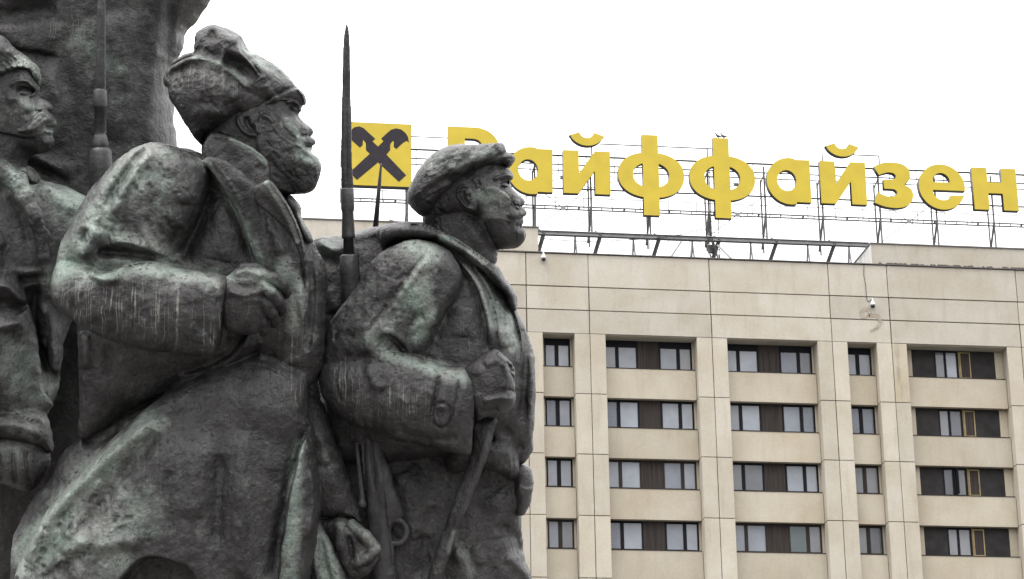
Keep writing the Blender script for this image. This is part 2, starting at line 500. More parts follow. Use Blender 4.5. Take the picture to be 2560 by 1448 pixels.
g1, g2, g3 = M['glass'], M['glass_dark'], M['glass_green']
C1, C2 = M['curtain'], M['blind']
cur = {  # (row, bay) -> per window list of curtains (start, end, material, lean, top)
    (1, 0): [(0.72, 0.98, C2, 0, 0.9)],
}
for bi in range(len(JX)-1):
    bx0, bx1 = JX[bi]+0.75, JX[bi+1]-0.75
    wide = bx1-bx0 > 3
    last = abs(JX[bi]-15) < 0.1
    for k in range(-1, 4):
        ztop = -(k+0)*SH - 0.035                      # opening head
        zsill = ztop + 0.0 - 1.485
        if k == -1:
            ztop = ZT[0]-0.032
            zsill = SH - 0.035 - 1.485
        # spandrel below this opening
        zs1, zs0 = zsill, -(k+1)*SH - 0.035
        top_k = zsill
        hbox('spandrel', bx0+0.02, bx1-0.02, 0.45, 0.72, max(zs0+0.0, BOT), zs1, M['spandrel'], bev=0.008)
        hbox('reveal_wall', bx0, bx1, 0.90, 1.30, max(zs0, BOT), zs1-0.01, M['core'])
        hbox('sill', bx0+0.03, bx1-0.05, 0.43, 0.92, zs1+0.002, zs1+0.035, M['bframe'])
        zt = ztop-0.01 if k > -1 else ztop-0.02
        zb = zsill+0.045
        # head lintel behind the spandrel above
        # dim room behind
        hbox('room', bx0, bx1, 1.30, 1.34, zsill, ztop+0.02, M['room'])
        row = k+1
        if last:
            wa, wb = bx0+0.46, bx1-0.40
            for (xa, xb) in ((bx0, wa), (wb, bx1)):
                hbox('reveal_panel', xa+0.002, xb-0.002, WY-0.04, WY+0.30, zb, zt, M['spandrel'])
            hbox('cladding_panel', wa+0.002, 17.36, WY, WY+0.09, zb, zt, M['wood_dark'])
            hbox('cladding_panel', 19.22, wb-0.002, WY, WY+0.09, zb, zt, M['wood_dark'])
            fr = win(17.363, 18.58, zt, zb, (17.92,), M['frame'], (g2, g2 if row != 0 else g1), ((0.80, 0.97, C1, 0, 0.9),) if row in (0, 1, 3) else (), 0.12)
            if row == 2:
                hbox('open_casement', 17.99, 18.02, WY-0.45, WY+0.0, zb+0.08, zt-0.08, M['frame'], fr)
            # a yellowish wooden casement beside
            x0, x1 = 18.60, 19.205
            fr = boxes('wooden_casement', frame_boxes(x0+0.05, x1, zb+0.05, zt-0.06, 0.055, WY-0.06, 0.05)
                       + [(x0, x0+0.045, WY-0.03, WY+0.07, zb+HZ, zt+HZ)], M['oldwood'], hotel)
            hbox('mesh_screen', x0+0.107, x1-0.057, WY-0.035, WY-0.02, zb+0.107, zt-0.117, M['wood'], fr)
            hbox('casement_back', x0+0.05, x1+0.012, WY+0.0, WY+0.05, zb, zt, M['bframe'])
        elif wide:
            a = bx0 - 5.25 + 4.5*0       # left edge of the opening
            o = JX[bi]
            r = (row*7 + bi*3) % 5
            fmat = M['bframe'] if row >= 2 and (row+bi) % 2 else M['frame']
            top = zt
            cl1 = {(1, 3): [(0.80, 0.97, C1, 0, 1)], (1, 4): [(0.45, 0.97, C1, 0, 1)], (2, 3): [(0.80, 0.97, C2, 0, 1)],
                   (2, 4): [(0.38, 0.97, C1, 0, 0.95)], (3, 4): [(0.05, 0.95, C1, 0, 0.95)], (0, 3): [], (3, 3): []}.get((row, bi), [(0.5, 0.95, C1, 0, 1)] if r in (1, 3) else [])
            cl2 = {(1, 3): [(0.05, 0.42, C1, 0.12, 1), (0.6, 0.95, C2, 0, 0.5)], (1, 4): [(0.05, 0.95, C1, 0, 1)], (2, 3): [(0.08, 0.62, C1, 0, 1), (0.66, 0.95, C1, 0, 1)],
                   (2, 4): [(0.05, 0.95, C1, 0, 0.95)], (0, 4): [(0.05, 0.28, C1, 0, 0.2)]}.get((row, bi), [])
            gA = (g2, g1) if row == 0 and bi == 3 else ((g2, g2) if (row, bi) in ((2, 4),) else ((g1, g1)))
            gB = (g1, g2) if row == 0 else ((g3, g2) if (row, bi) == (3, 4) else (g1, g1))
            win(o+0.72, o+2.47, zt, zb, (o+1.45,), fmat, gA, cl1)
            for q, (wa, wb) in enumerate(((2.475, 3.0), (3.004, 3.51))):
                hbox('cladding_panel', o+wa, o+wb, WY+0.012, WY+0.08, zb, zt, M['wood'])
            win(o+3.515, o+5.15, zt, zb, (o+4.47,), fmat, gB, cl2)
            hbox('reveal_panel', o+5.153, bx1-0.002, WY-0.02, WY+0.3, zb, zt, M['spandrel'])
            if row == 0:       # dark strips across the pane tops, under the head
                for (xa, xb) in ((1.51, 2.41), (3.58, 4.41), (0.79, 1.39), (4.53, 5.08)):
                    hbox('dark_head_strip', o+xa, o+xb, WY+0.012, WY+0.028, zt-0.33, zt-0.062, M['frame'])
        else:
            a0 = bx0+0.19 if bi == 2 else bx0+0.02
            b0 = bx0+1.46 if bi == 2 else bx0+1.41
            mid = bx0+0.80 if bi == 2 else bx0+0.70
            fm = M['bframe'] if row >= 3 or (row == 2 and bi == 5) else M['frame']
            gl = {(0, 2): (g1, g1), (2, 5): (g2, g2), (3, 5): (g2, g2), (3, 2): (g1, g2)}.get((row, bi), (g1, g1))
            cc = {(3, 2): [(0.06, 0.42, C1, 0, 1)], (1, 5): [(0.05, 0.95, C1, 0, 1)], (2, 5): [(0.55, 0.75, C1, 0, 1)], (0, 5): [(0.1, 0.35, C1, 0, 0.25), (0.6, 0.9, C1, 0, 0.2)]}.get((row, bi), [])
            win(a0, b0, zt, zb, (mid,), fm, gl, cc, 0.19)
            if row == 0:
                hbox('dark_head_strip', a0+0.07, b0-0.07, WY+0.012, WY+0.028, zt-0.33, zt-0.062, M['frame'])  # dark strip across the top of the panes
            if a0 - bx0 > 0.05:
                hbox('reveal_panel', bx0+0.002, a0-0.002, WY-0.02, WY+0.3, zb, zt, M['spandrel'])
            hbox('reveal_panel', b0+0.002, bx1-0.002, WY-0.02, WY+0.3, zb, zt, M['spandrel'])

# roof blocks left and right of the open stretch
def roof_block(x0, x1, y0, y1, z1, side):
    hbox('roof_block', x0, x1, y0, y1, 7.06, z1, M['panel'])
    hbox('roof_block_flashing', x0-0.05, x1+0.05, y0-0.05, y1+0.05, z1+0.002, z1+0.07, M['flash'])
    if side:
        hbox('side_wall', x0-0.012, x0-0.003, y0+0.003, y1, 7.06, z1-0.002, M['white_wall'])
roof_block(-20.5, -2.32, 0.75, 9, 8.62, False)
roof_block(14.52, 32.5, 0.75, 9, 8.44, True)

# crumbs of moss and rubble along the right parapet
v, f = [], []
for i in range(260):
    x = RNG.uniform(14.6, 22.6)
    if math.sin(x*2.1)+math.sin(x*5.3+1) < -0.3 and RNG.rand() < 0.8: continue
    s = RNG.uniform(0.03, 0.09)
    k = len(v)
    v += [(x-s*1.5, 0.05-s, 7.113+HZ), (x+s*1.5, 0.05-s, 7.113+HZ), (x, 0.05+s, 7.113+HZ), (x+RNG.uniform(-s, s), 0.03, 7.14+s*1.1+HZ)]
    f += [(k, k+1, k+3), (k+1, k+2, k+3), (k+2, k, k+3), (k, k+2, k+1)]
o = meshobj('moss', v, f, M['moss'], hotel); o['kind'] = 'stuff'

# brown smear shaped like a hook on the panels near the right camera
def ribbon(pts, w):
    v, f = [], []
    for i, p in enumerate(pts):
        a, b = pts[max(i-1, 0)], pts[min(i+1, len(pts)-1)]
        dx, dz = b[0]-a[0], b[1]-a[1]
        l = math.hypot(dx, dz)
        nx, nz = -dz/l, dx/l
        v += [(p[0]+nx*w[i], -0.018, p[1]+nz*w[i]+HZ), (p[0]-nx*w[i], -0.018, p[1]-nz*w[i]+HZ)]
    for i in range(len(pts)-1):
        f.append((2*i, 2*i+1, 2*i+3, 2*i+2))
    return v, f
def cr(P, n=6, closed=False):
    """Catmull-Rom through 2D or 3D points"""
    P = [np.array(p, float) for p in P]
    out = []
    m = len(P)
    for i in range(m if closed else m-1):
        if closed:
            a, b, c, d = P[i-1], P[i], P[(i+1) % m], P[(i+2) % m]
        else:
            a, b, c, d = P[max(i-1, 0)], P[i], P[i+1], P[min(i+2, m-1)]
        for k in range(n):
            t = k/n
            out.append(0.5*((2*b)+(-a+c)*t+(2*a-5*b+4*c-d)*t*t+(-a+3*b-3*c+d)*t*t*t))
    if not closed:
        out.append(P[-1])
    return out
c2 = lambda x, y: onplane(1900+x*.3454, 600+y*.3454, 0)
sm = cr([c2(795, 548), c2(745, 560), c2(732, 530), c2(755, 500), c2(790, 515), c2(800, 545), c2(850, 550), c2(868, 590), c2(850, 630), c2(800, 662)], 5)
sv, sf = ribbon(sm, [0.045+0.055*math.sin(math.pi*i/(len(sm)-1))+0.012*math.sin(i*1.3) for i in range(len(sm))])
meshobj('brown_smear', sv, sf, M['smear'], hotel)

# ------------------------------------------------------------------ security cameras
def cctv(u, v, label, cable):
    x, z = onplane(u, v, -0.15)
    o = thing('security_camera', label, 'camera', F3(x, -0.15, z), 'dome security cameras on the facade')
    def ring(zs, n=14):
        v_, f_ = [], []
        for (zz, r) in zs:
            for k in range(n):
                t = 2*math.pi*k/n
                v_.append((r*math.cos(t), r*math.sin(t), zz))
        for i in range(len(zs)-1):
            for k in range(n):
                f_.append((i*n+k, i*n+(k+1) % n, (i+1)*n+(k+1) % n, (i+1)*n+k))
        f_.append(tuple(range(n))[::-1]); f_.append(tuple(range((len(zs)-1)*n, len(zs)*n)))
        return v_, f_
    a, b = ring([(-0.02, 0.115), (0.02, 0.12), (0.10, 0.10), (0.16, 0.055), (0.22, 0.045)])
    meshobj('housing', a, b, M['white_plastic'], o, True)
    a, b = ring([(-0.17, 0.02), (-0.15, 0.07), (-0.10, 0.10), (-0.022, 0.108)])
    meshobj('dome', a, b, M['black_plastic'], o, True)
    tube('bracket', [(0, 0, 0.21), (0.0, 0.0, 0.30), (-0.02, 0.12, 0.32)], 0.03, M['white_plastic'], o)
    tube('cable', [(-0.06+c[0], 0.12, c[1]) for c in cable], 0.014, M['cable'], o, 5)
cctv(1359, 645, 'white dome security camera under the parapet on the left, beside the capped soldier', [(0.03, 0.3), (0.0, 0.40), (-0.02, 0.46)])
cctv(2182, 762, 'white dome security camera hanging lower, above the brown smear, with a long cable', cr([(0.03, 0.3), (-0.14, 0.2), (-0.2, 0.45), (-0.2, 1.0), (-0.26, 1.6), (-0.22, 2.05), (-0.28, 2.16)], 4))

# ------------------------------------------------------------------ rooftop sign
SY = 2.5
def curve_mesh(name, loops, y, depth, m, parent, off=(0, 0)):
    cd = bpy.data.curves.new(name, 'CURVE')
    cd.dimensions = '2D'
    cd.fill_mode = 'BOTH'
    cd.extrude = depth/2
    for L in loops:
        s = cd.splines.new('POLY')
        s.points.add(len(L)-1)
        for i, p in enumerate(L):
            s.points[i].co = (p[0]-off[0], p[1]-off[1], 0, 1)
        s.use_cyclic_u = True
    tmp = bpy.data.objects.new('tmp', cd)
    COL.objects.link(tmp)
    me = bpy.data.meshes.new_from_object(tmp.evaluated_get(bpy.context.evaluated_depsgraph_get()))
    bpy.data.objects.remove(tmp)
    bpy.data.curves.remove(cd)
    co = np.empty(len(me.vertices)*3, np.float32)
    me.vertices.foreach_get('co', co)
    co = co.reshape(-1, 3)
    new = np.stack([co[:, 0], y+depth/2-co[:, 2], co[:, 1]], 1)
    me.vertices.foreach_set('co', new.ravel())
    me.materials.clear(); me.materials.append(m)
    me.name = name
    me.update()
    return link(bpy.data.objects.new(name, me), parent)

def ell(cx, cz, rx, rz, n=40, a0=0, a1=360, p=2.0):
    out = []
    for k in range(n+1):
        t = math.radians(a0+(a1-a0)*k/n)
        c, s = math.cos(t), math.sin(t)
        out.append((cx+rx*math.copysign(abs(c)**(2/p), c), cz+rz*math.copysign(abs(s)**(2/p), s)))
    if abs(a1-a0) == 360:
        out.pop()
    return out
B0, XH = 11.21, 13.53
def rect(x0, x1, z0, z1):
    return [(x0, z0), (x1, z0), (x1, z1), (x0, z1)]
def letter_a(x):    # bowl and stem; x = left of bowl
    bowl = ell(x+1.28, 12.345, 1.30, 1.26, 48)
    outer = ([(x+1.48, XH)] + [(x+2.29, XH), (x+2.27, B0), (x+1.50, B0), (x+1.50, 11.36)])
    # union traced by hand: arc from the notch round to the top
    arc = [p for p in ell(x+1.20, 12.345, 1.22, 1.27, 60, -76, -283)]
    return [arc + [(x+1.48, XH), (x+2.28, XH), (x+2.26, B0), (x+1.50, B0), (x+1.50, 11.33)], ell(x+1.03, 12.37, 0.50, 0.57, 36)]
def letter_i(x):
    return [[(x, XH), (x+0.80, XH), (x+0.80, 12.30), (x+1.63, XH), (x+2.41, XH), (x+2.39, B0), (x+1.60, B0), (x+1.60, 12.46), (x+0.75, B0), (x-0.02, B0)]]
def breve(x):
    return [[(x+0.0, 14.36)] + [(x+0.50, 14.54)] + ell(x+0.89, 14.58, 0.37, 0.34, 14, 190, 350)[0:] + [(x+1.28, 14.54), (x+1.79, 14.36)] + ell(x+0.90, 14.62, 0.90, 0.80, 18, -20, -160)]
def letter_f(x):    # x = left of left bowl
    o = ell(x+1.70, 12.36, 1.70, 1.23, 72, p=2.25)
    out = []
    body = [(x+1.28, 14.55), (x+2.10, 14.55)]
    right = ell(x+1.70, 12.36, 1.70, 1.23, 40, 76, -76, 2.25)
    left = ell(x+1.70, 12.36, 1.70, 1.23, 40, 256, 104, 2.25)
    right = [p for p in right if p[0] > x+2.10]; left = [p for p in left if p[0] < x+1.28]
    outer = body + [(x+2.10, right[0][1])] + right + [(x+2.09, right[-1][1]), (x+2.08, 10.19), (x+1.26, 10.19), (x+1.27, left[0][1])] + left + [(x+1.28, left[-1][1])]
    hr = [p for p in ell(x+1.70, 12.36, 0.93, 0.68, 40, 80, -80, 2.2) if p[0] > x+2.10]
    hl = [p for p in ell(x+1.70, 12.36, 0.93, 0.68, 40, 260, 100, 2.2) if p[0] < x+1.28]
    return [outer, [(x+2.10, hr[0][1])] + hr + [(x+2.10, hr[-1][1])], [(x+1.28, hl[0][1])] + hl + [(x+1.28, hl[-1][1])]]
def letter_z():
    P = [(15.49, 13.33), (15.95, 13.55), (16.51, 13.61), (17.02, 13.53), (17.33, 13.28), (17.40, 12.98), (17.33, 12.66), (17.07, 12.42),
         (17.38, 12.20), (17.49, 11.86), (17.38, 11.48), (17.05, 11.21), (16.56, 11.11), (15.95, 11.16), (15.40, 11.36)]
    Q = [(15.62, 11.93), (15.95, 11.78), (16.22, 11.71), (16.52, 11.77), (16.65, 11.94), (16.56, 12.10), (16.38, 12.14), (15.97, 12.14)]
    R_ = [(15.98, 12.65), (16.36, 12.66), (16.58, 12.73), (16.63, 12.88), (16.50, 13.02), (16.25, 13.05), (15.98, 12.98), (15.74, 12.88)]
    return [cr(P, 4)[:-1] + [P[-1]] + cr(Q, 4) + cr(R_, 4)]
def letter_e():
    o = ell(19.04, 12.37, 1.23, 1.25, 70, -22, -350)
    hole = [(18.59, 12.62)] + ell(19.04, 12.66, 0.46, 0.48, 20, 178, 2) + [(19.49, 12.62)]
    inner = ell(19.08, 12.18, 0.53, 0.55, 20, 180, 320)
    outer = [(19.50, 11.92), (20.24, 11.93)] + [(p[0], p[1]) for p in ell(19.06, 12.37, 1.23, 1.25, 70, -27, -350)] + [(20.28, 12.19), (18.56, 12.19)] + ell(19.08, 12.15, 0.52, 0.51, 18, 188, 318)
    return [outer, hole]
def letter_n(x):
    return [[(x, XH), (x+0.80, XH), (x+0.80, 12.73), (x+1.57, 12.73), (x+1.57, XH), (x+2.37, XH), (x+2.37, B0), (x+1.57, B0), (x+1.57, 12.13), (x+0.80, 12.13), (x+0.80, B0), (x, B0)]]
def letter_r():
    o = [(-6.51, 14.55)] + [(-5.2, 14.55)] + ell(-5.15, 13.45, 1.24, 1.10, 30, 88, -88) + [(-5.66, 12.34), (-5.66, 11.2), (-6.51, 11.2)]
    return [o, [(-5.66, 13.93), (-5.2, 13.93)] + ell(-5.2, 13.47, 0.44, 0.45, 14, 86, -86) + [(-5.2, 13.0), (-5.66, 13.0)]]

def sign_letter(name, loops, label, x, extra=None):
    o = thing(name, label, 'sign letter', F3(x, SY, B0), 'yellow letters of the rooftop sign')
    for nm, L in [('letter', loops)] + ([('breve', extra)] if extra else []):
        curve_mesh(nm+'_casing', L, 0.012, 0.30, M['casing'], o, (x, B0))
        curve_mesh(nm+'_face', L, -0.01, 0.02, M['yellow'], o, (x, B0))
sign_letter('sign_letter', letter_r(), 'yellow letter Р of the rooftop sign, half hidden behind the flat cap', -6.5)
sign_letter('sign_letter', letter_a(-3.50), 'yellow letter а of the sign beside the peak of the cap', -3.5)
sign_letter('sign_letter', letter_i(-0.68), 'yellow letter й with its curved mark, first one right of the capped head', -0.68, breve(-0.33))
sign_letter('sign_letter', letter_f(2.12), 'yellow letter ф, the left of the two tall ones', 2.12)
sign_letter('sign_letter', letter_f(5.80), 'yellow letter ф with two pigeons on its top', 5.80)
sign_letter('sign_letter', letter_a(9.83), 'yellow letter а between the pigeon letter and the second й', 9.83)
sign_letter('sign_letter', letter_i(12.63), 'yellow letter й with its curved mark, above the edge of the right roof block', 12.63, breve(12.98))
sign_letter('sign_letter', letter_z(), 'yellow letter з of the rooftop sign', 15.4)
sign_letter('sign_letter', letter_e(), 'yellow letter е near the right end of the sign', 17.8)
sign_letter('sign_letter', letter_n(20.72), 'yellow letter н, last on the right of the sign', 20.72)

# square emblem with two crossed beams ending in horse heads
lg = thing('sign_emblem', 'yellow square emblem with dark crossed beams beside the bayonet', 'sign', F3(-11.42, SY, 11.17))
X0, X1, Z0, Z1 = -11.60, -8.36, 11.17, 14.57
curve_mesh('casing', [rect(X0, X1, Z0, Z1)], 0.012, 0.36, M['casing'], lg, (-11.42, 11.17))
curve_mesh('panel_face', [rect(X0+0.02, X1-0.02, Z0+0.02, Z1-0.02)], -0.01, 0.02, M['yellow'], lg, (-11.42, 11.17))
def q(px, py):
    return onplane(840+px*.2762, 280+py*.2762, SY-0.03)
half = [(385, 313), (350, 280), (355, 242), (270, 160)]
beam_r = [(380, 312), (430, 265), (410, 240), (470, 183), (500, 160), (545, 148), (590, 158), (630, 190), (652, 225), (660, 275), (640, 260), (608, 278), (545, 335), (523, 315), (523, 262), (510, 264), (492, 292), (490, 345), (456, 385),
          (635, 572), (570, 632), (380, 455), (190, 615), (147, 572), (147, 525), (305, 378), (272, 345), (270, 283), (245, 248), (240, 300), (217, 322), (150, 262), (132, 240), (132, 170), (165, 138), (210, 130), (250, 145), (290, 183), (355, 242), (330, 265)]
curve_mesh('crossed_beams', [[q(*p) for p in beam_r][::-1]], -0.022, 0.01, M['emblem'], lg, (-11.42, 11.17))

# two pigeons on the second tall letter
def pigeon(x, face, label):
    o = thing('pigeon', label, 'bird', F3(x, SY+0.05, 14.55), 'pigeons on the sign')
    v, f = [], []
    prof = [(-0.20, 0.13, 0.012), (-0.12, 0.12, 0.035), (-0.04, 0.11, 0.065), (0.04, 0.13, 0.075), (0.09, 0.19, 0.05), (0.11, 0.25, 0.033), (0.14, 0.285, 0.034), (0.17, 0.285, 0.022), (0.205, 0.275, 0.004)]
    a, b = tube_geo([(face*p[0], 0, p[1]) for p in prof], [p[2] for p in prof], 10)
    meshobj('body', a, b, M['feather'], o, True)
    for s in (-1, 1):
        tube('leg', [(0.0, s*0.02, 0.0), (0.01*face, s*0.02, 0.08)], 0.008, M['bframe'], o, 5)
pigeon(7.40, -1, 'left pigeon perched on top of the tall yellow letter')
pigeon(7.68, -1, 'right pigeon perched on top of the tall yellow letter')

# steel frame carrying the letters
fr = thing('sign_framework', 'thin grey steel framework of rails, posts and braces carrying the yellow letters above the roof', 'sign frame', F3(4, 3.2, 7.06))
OFF = (4, 3.2, 7.06)
def bar(name, a, b, w, m=None):
    """square bar between two facade points"""
    a = Vector(a)-Vector(OFF); b = Vector(b)-Vector(OFF)
    return tube(name, [a, b], w*0.7*1.35+0.003, m or M['steel'], fr, 4, False)
RY = 2.95
for (z, w, y) in ((13.42, 0.035, RY), (12.92, 0.035, RY), (12.60, 0.03, RY), (11.62, 0.045, RY), (13.62, 0.02, RY+0.6), (11.13, 0.018, RY)):
    bar('rail', (-11.85, y, z), (24.5, y, z), w, M['steel_dark'] if w > 0.03 else M['steel'])
for z in (10.72, 10.56):
    bar('walkway_rail', (-11.5, RY+0.15, z), (24.5, RY+0.15, z), 0.04)
for i in range(64):
    x = -11.45+i*0.58
    bar('walkway_rung', (x, RY+0.17, 10.56), (x+0.05, RY+0.17, 10.72), 0.02 if i % 4 else 0.05, M['steel_dark'])
for i in range(26):
    x = -11.2+i*1.45
    bar('hanger', (x, RY+0.02, 10.58), (x, RY+0.02, 11.13), 0.018)
    if i % 1 == 0:
        bar('upright', (x+0.3, RY+0.62, 12.6), (x+0.3, RY+0.62, 13.62), 0.018)
posts = [-8.5, -5.1, -2.06, 0.80, 3.80, 6.86, 9.82, 12.82, 15.85, 18.85, 21.9, 24.2]
for i, x in enumerate(posts):
    zb = 9.08 if -2.3 < x < 14.5 else 8.5
    bar('post', (x, RY+0.10, zb), (x, RY+0.10, 13.3), 0.05)
    bar('post', (x+0.02, RY+0.95, zb-0.2), (x+0.02, RY+0.95, 12.9), 0.045)
    bar('strut', (x, RY+0.12, 10.7), (x-0.05, RY+1.0, 9.1), 0.06)
    bar('tie', (x, RY+0.12, 12.9), (x, RY+0.95, 12.6), 0.03)
    if -2.3 < x < 14.5:
        # raking leg of the support truss down to the roof
        bar('raking_leg', (x+0.30, RY-0.65, 8.98), (x-0.15, RY+1.9, 6.9), 0.12, M['steel'])
        tube('foot_bracket', [Vector((x-0.02, RY-0.35, 9.02))-Vector(OFF), Vector((x+0.12, RY-0.4, 9.24))-Vector(OFF)], 0.07, M['steel'], fr, 5, False)
for (xa, xb, top) in ((-2.06, 0.8, 0), (6.86, 9.82, 0), (15.85, 18.85, 0), (-2.06, 0.8, 1), (6.86, 9.82, 1), (15.85, 18.85, 1), (0.8, 3.8, 1)):
    ym = RY+0.13
    cx, cz = (xa+xb)/2, (12.25 if top else 10.62)
    for (px, pz) in (((xa, 11.75), (xb, 11.75), (xa, 12.9), (xb, 12.9)) if top else ((xa, 9.45), (xb, 9.45), (xa, 11.75), (xb, 11.75))):
        bar('cross_brace', (px, ym, pz), (cx, ym, cz), 0.017)
    box('gusset_plate', cx-0.12-OFF[0], cx+0.12-OFF[0], ym-0.04-OFF[1], ym+0.0-OFF[1], cz-0.09-OFF[2], cz+0.09-OFF[2], M['zinc'], fr)
# link rails above the letters, and the ones that carry the curved marks
bar('top_rail', (-8.4, RY, 14.1), (-6.5, RY, 14.1), 0.03)
bar('top_rail', (1.3, RY, 14.13), (7.1, RY, 14.13), 0.035)
bar('top_post', (6.88, RY, 13.3), (6.88, RY, 14.13), 0.035)
bar('top_post', (0.88, RY, 13.2), (0.88, RY, 14.0), 0.035)
bar('top_rail', (14.5, RY, 14.13), (15.95, RY, 14.13), 0.035)
bar('top_post', (15.95, RY, 13.3), (15.95, RY, 14.13), 0.035)
bar('top_post', (12.93, RY, 13.2), (12.93, RY, 14.13), 0.035)
# end bracket left of the emblem
for z in (13.2, 12.3, 11.2, 10.4):
    bar('end_rail', (-11.85, RY, z), (-11.3, RY, z), 0.02)
bar('end_post', (-11.85, RY, 12.3), (-11.85, RY, 13.2), 0.02)
bar('end_post', (-11.85, RY, 10.4), (-11.85, RY, 11.2), 0.02)
# ladder
for x in (7.02, 7.40):
    bar('ladder_rail', (x, RY+0.4, 7.1), (x, RY+0.4, 13.2), 0.022)
for i in range(20):
    bar('ladder_rung', (7.02, RY+0.4, 7.3+i*0.3), (7.40, RY+0.4, 7.3+i*0.3), 0.016)

# girder on short A shaped trestles
gd = thing('roof_girder', 'pale steel girder on small trestles running along the flat roof below the sign', 'girder', F3(6, 2.2, 7.06))
def gb(name, x0, x1, y0, y1, z0, z1, m):
    return box(name, x0-6, x1-6, y0-2.2, y1-2.2, z0-7.06, z1-7.06, m, gd)
BY = 2.3
zg = 8.84
gb('top_flange', -2.25, 14.9, BY-0.12, BY+0.12, zg+0.20, zg+0.225, M['zinc'])
gb('web', -2.25, 14.9, BY-0.01, BY+0.01, zg+0.027, zg+0.198, M['zinc'])
gb('bottom_flange', -2.25, 14.9, BY-0.12, BY+0.12, zg, zg+0.025, M['steel'])
AZ = []
for x in [-0.2, 2.75, 5.75, 8.75, 11.7, 13.85]:
    v = []
    for (dx, dy) in ((-0.12, 0.9), (0.14, 0.9), (0.0, 1.5)):
        a, b = tube_geo([Vector((x-6, BY-2.2, zg-7.06)), Vector((x-6+dx, BY-2.2+dy-0.9, 0))], 0.045, 4)
        meshobj('trestle_leg', a, b, M['zinc'] if dx > 0 else M['steel'], gd)
# long flat stay from the girder to the roof, and low rail work near the middle
for (a, b, w) in (((5.1, 1.9, 8.62), (4.1, 1.2, 7.1), 0.05), ((6.95, 1.9, 8.5), (7.75, 1.0, 7.1), 0.06)):
    tube('stay', [Vector(a)-Vector((6, 2.2, 7.06)), Vector(b)-Vector((6, 2.2, 7.06))], w, M['zinc'], gd, 4, False)

rl = thing('roof_guard_rail', 'thin rusty guard rail standing on the roof under the two tall letters', 'railing', F3(5.5, 3.9, 7.06))
def rb(a, b, w=0.022):
    tube('rail_bar', [Vector(a)-Vector((5.5, 3.9, 7.06)), Vector(b)-Vector((5.5, 3.9, 7.06))], w, M['steel'], rl, 4, False)
for z in (8.1, 8.45, 9.4):
    rb((2.9, 3.9, z), (5.4 if z == 8.45 else (7.9 if z < 8.2 else 6.6), 3.9, z))
rb((5.4, 3.9, 8.45), (5.4, 3.9, 8.3)); rb((5.4, 3.9, 8.3), (6.2, 3.9, 8.3)); rb((7.9, 3.9, 8.1), (8.1, 3.9, 8.45)); rb((6.6, 3.9, 8.45), (8.1, 3.9, 8.45))
for x in (2.9, 3.9, 4.9, 6.0):
    rb((x, 3.9, 7.1), (x, 3.9, 9.4), 0.018)

# tangle of cables at the middle post, and the two loose ones
cb = thing('cable_bundle', 'tangled black cables hanging from the middle post of the sign down to the roof', 'cables', F3(6.8, 2.6, 7.06))
OC = Vector((6.8, 2.6, 7.06))
for i in range(15):
    P = [Vector((6.8+RNG.uniform(-.06, .06), 2.8, 10.5))]
    P.append(Vector((6.72+RNG.uniform(-.08, .08), 2.5, 9.6+RNG.uniform(-.3, .3))))
    P.append(Vector((6.72+RNG.uniform(-.22, .22), 2.2, 8.7+RNG.uniform(-.3, .3))))
    P.append(Vector((6.72+RNG.uniform(-.35, .35), 1.8, 7.9+RNG.uniform(-.3, .3))))
    P.append(Vector((6.72+RNG.uniform(-.7, .5), 1.3, 7.12)))
    tube('cable', [Vector(p)-OC for p in cr([tuple(p) for p in P], 4)], 0.014, M['cable'], cb, 5)
box('junction_box', -0.25, 0.12, -0.45, -0.25, 1.15, 1.55, M['steel_dark'], cb)
c5 = lambda x, y: onplane(1340+x*.2624, 300+y*.2624, 2.1)
lo = [c5(20, 1115), c5(130, 1138), c5(300, 1150), c5(470, 1158), c5(700, 1162), c5(760, 1150), c5(950, 1140), c5(1180, 1125), c5(1400, 1088), c5(1500, 1062), c5(1600, 1040), c5(1640, 1075), c5(1640, 1180)]
tag(tube('loose_cable', [F3(x, 2.1, z) for (x, z) in [tuple(p) for p in cr(lo, 4)]], 0.02, M['cable'], None, 5),
    'long loose black cable sagging along the girder to the cable tangle', 'cable')

# small roof fittings by the left block
x, z = onplane(978, 552, 2)
vt = thing('roof_vent', 'small white stub vent on the left roof block, behind the third bayonet', 'vent', F3(x, 2, z-0.3))
tube('pipe', [(0, 0, 0), (0, 0, 0.55)], 0.035, M['white_plastic'], vt)
box('base', -0.12, 0.12, -0.1, 0.1, 0.1, 0.3, M['steel_dark'], vt)

# ------------------------------------------------------------------ sculpting: volumes grown from outlines, polygonised with surface nets
UNIT = 16.0/FPX                                     # metres to one design unit; the design plane stands 16 m from the camera
def T_(ox, oy, s):
    return lambda *p: [(ox+a*s, oy+b*s) for a, b in p]
A3, A6 = T_(0, 0, .3454), T_(0, 400, .723)
B1, B4, B7 = T_(400, 40, .3177), T_(120, 340, .4143), T_(0, 900, .3784)
C2, C5, C8 = T_(1000, 340, .2348), T_(780, 540, .428), T_(780, 980, .3231)
PX = T_(0, 0, 1)

def spread(pts, z):                                 # outline seen at depth z -> design coordinates
    k = 1+z/FPX
    return np.array([((x-1280)*k, (y-724)*k) for x, y in pts])

def to_world(V):
    """design coordinates (x right, y down, z away) -> metres in the place"""
    V = np.asarray(V, float)
    return CAM + (V[:, :1]*RT - V[:, 1:2]*UP + (V[:, 2:3]+FPX)*FW)*UNIT

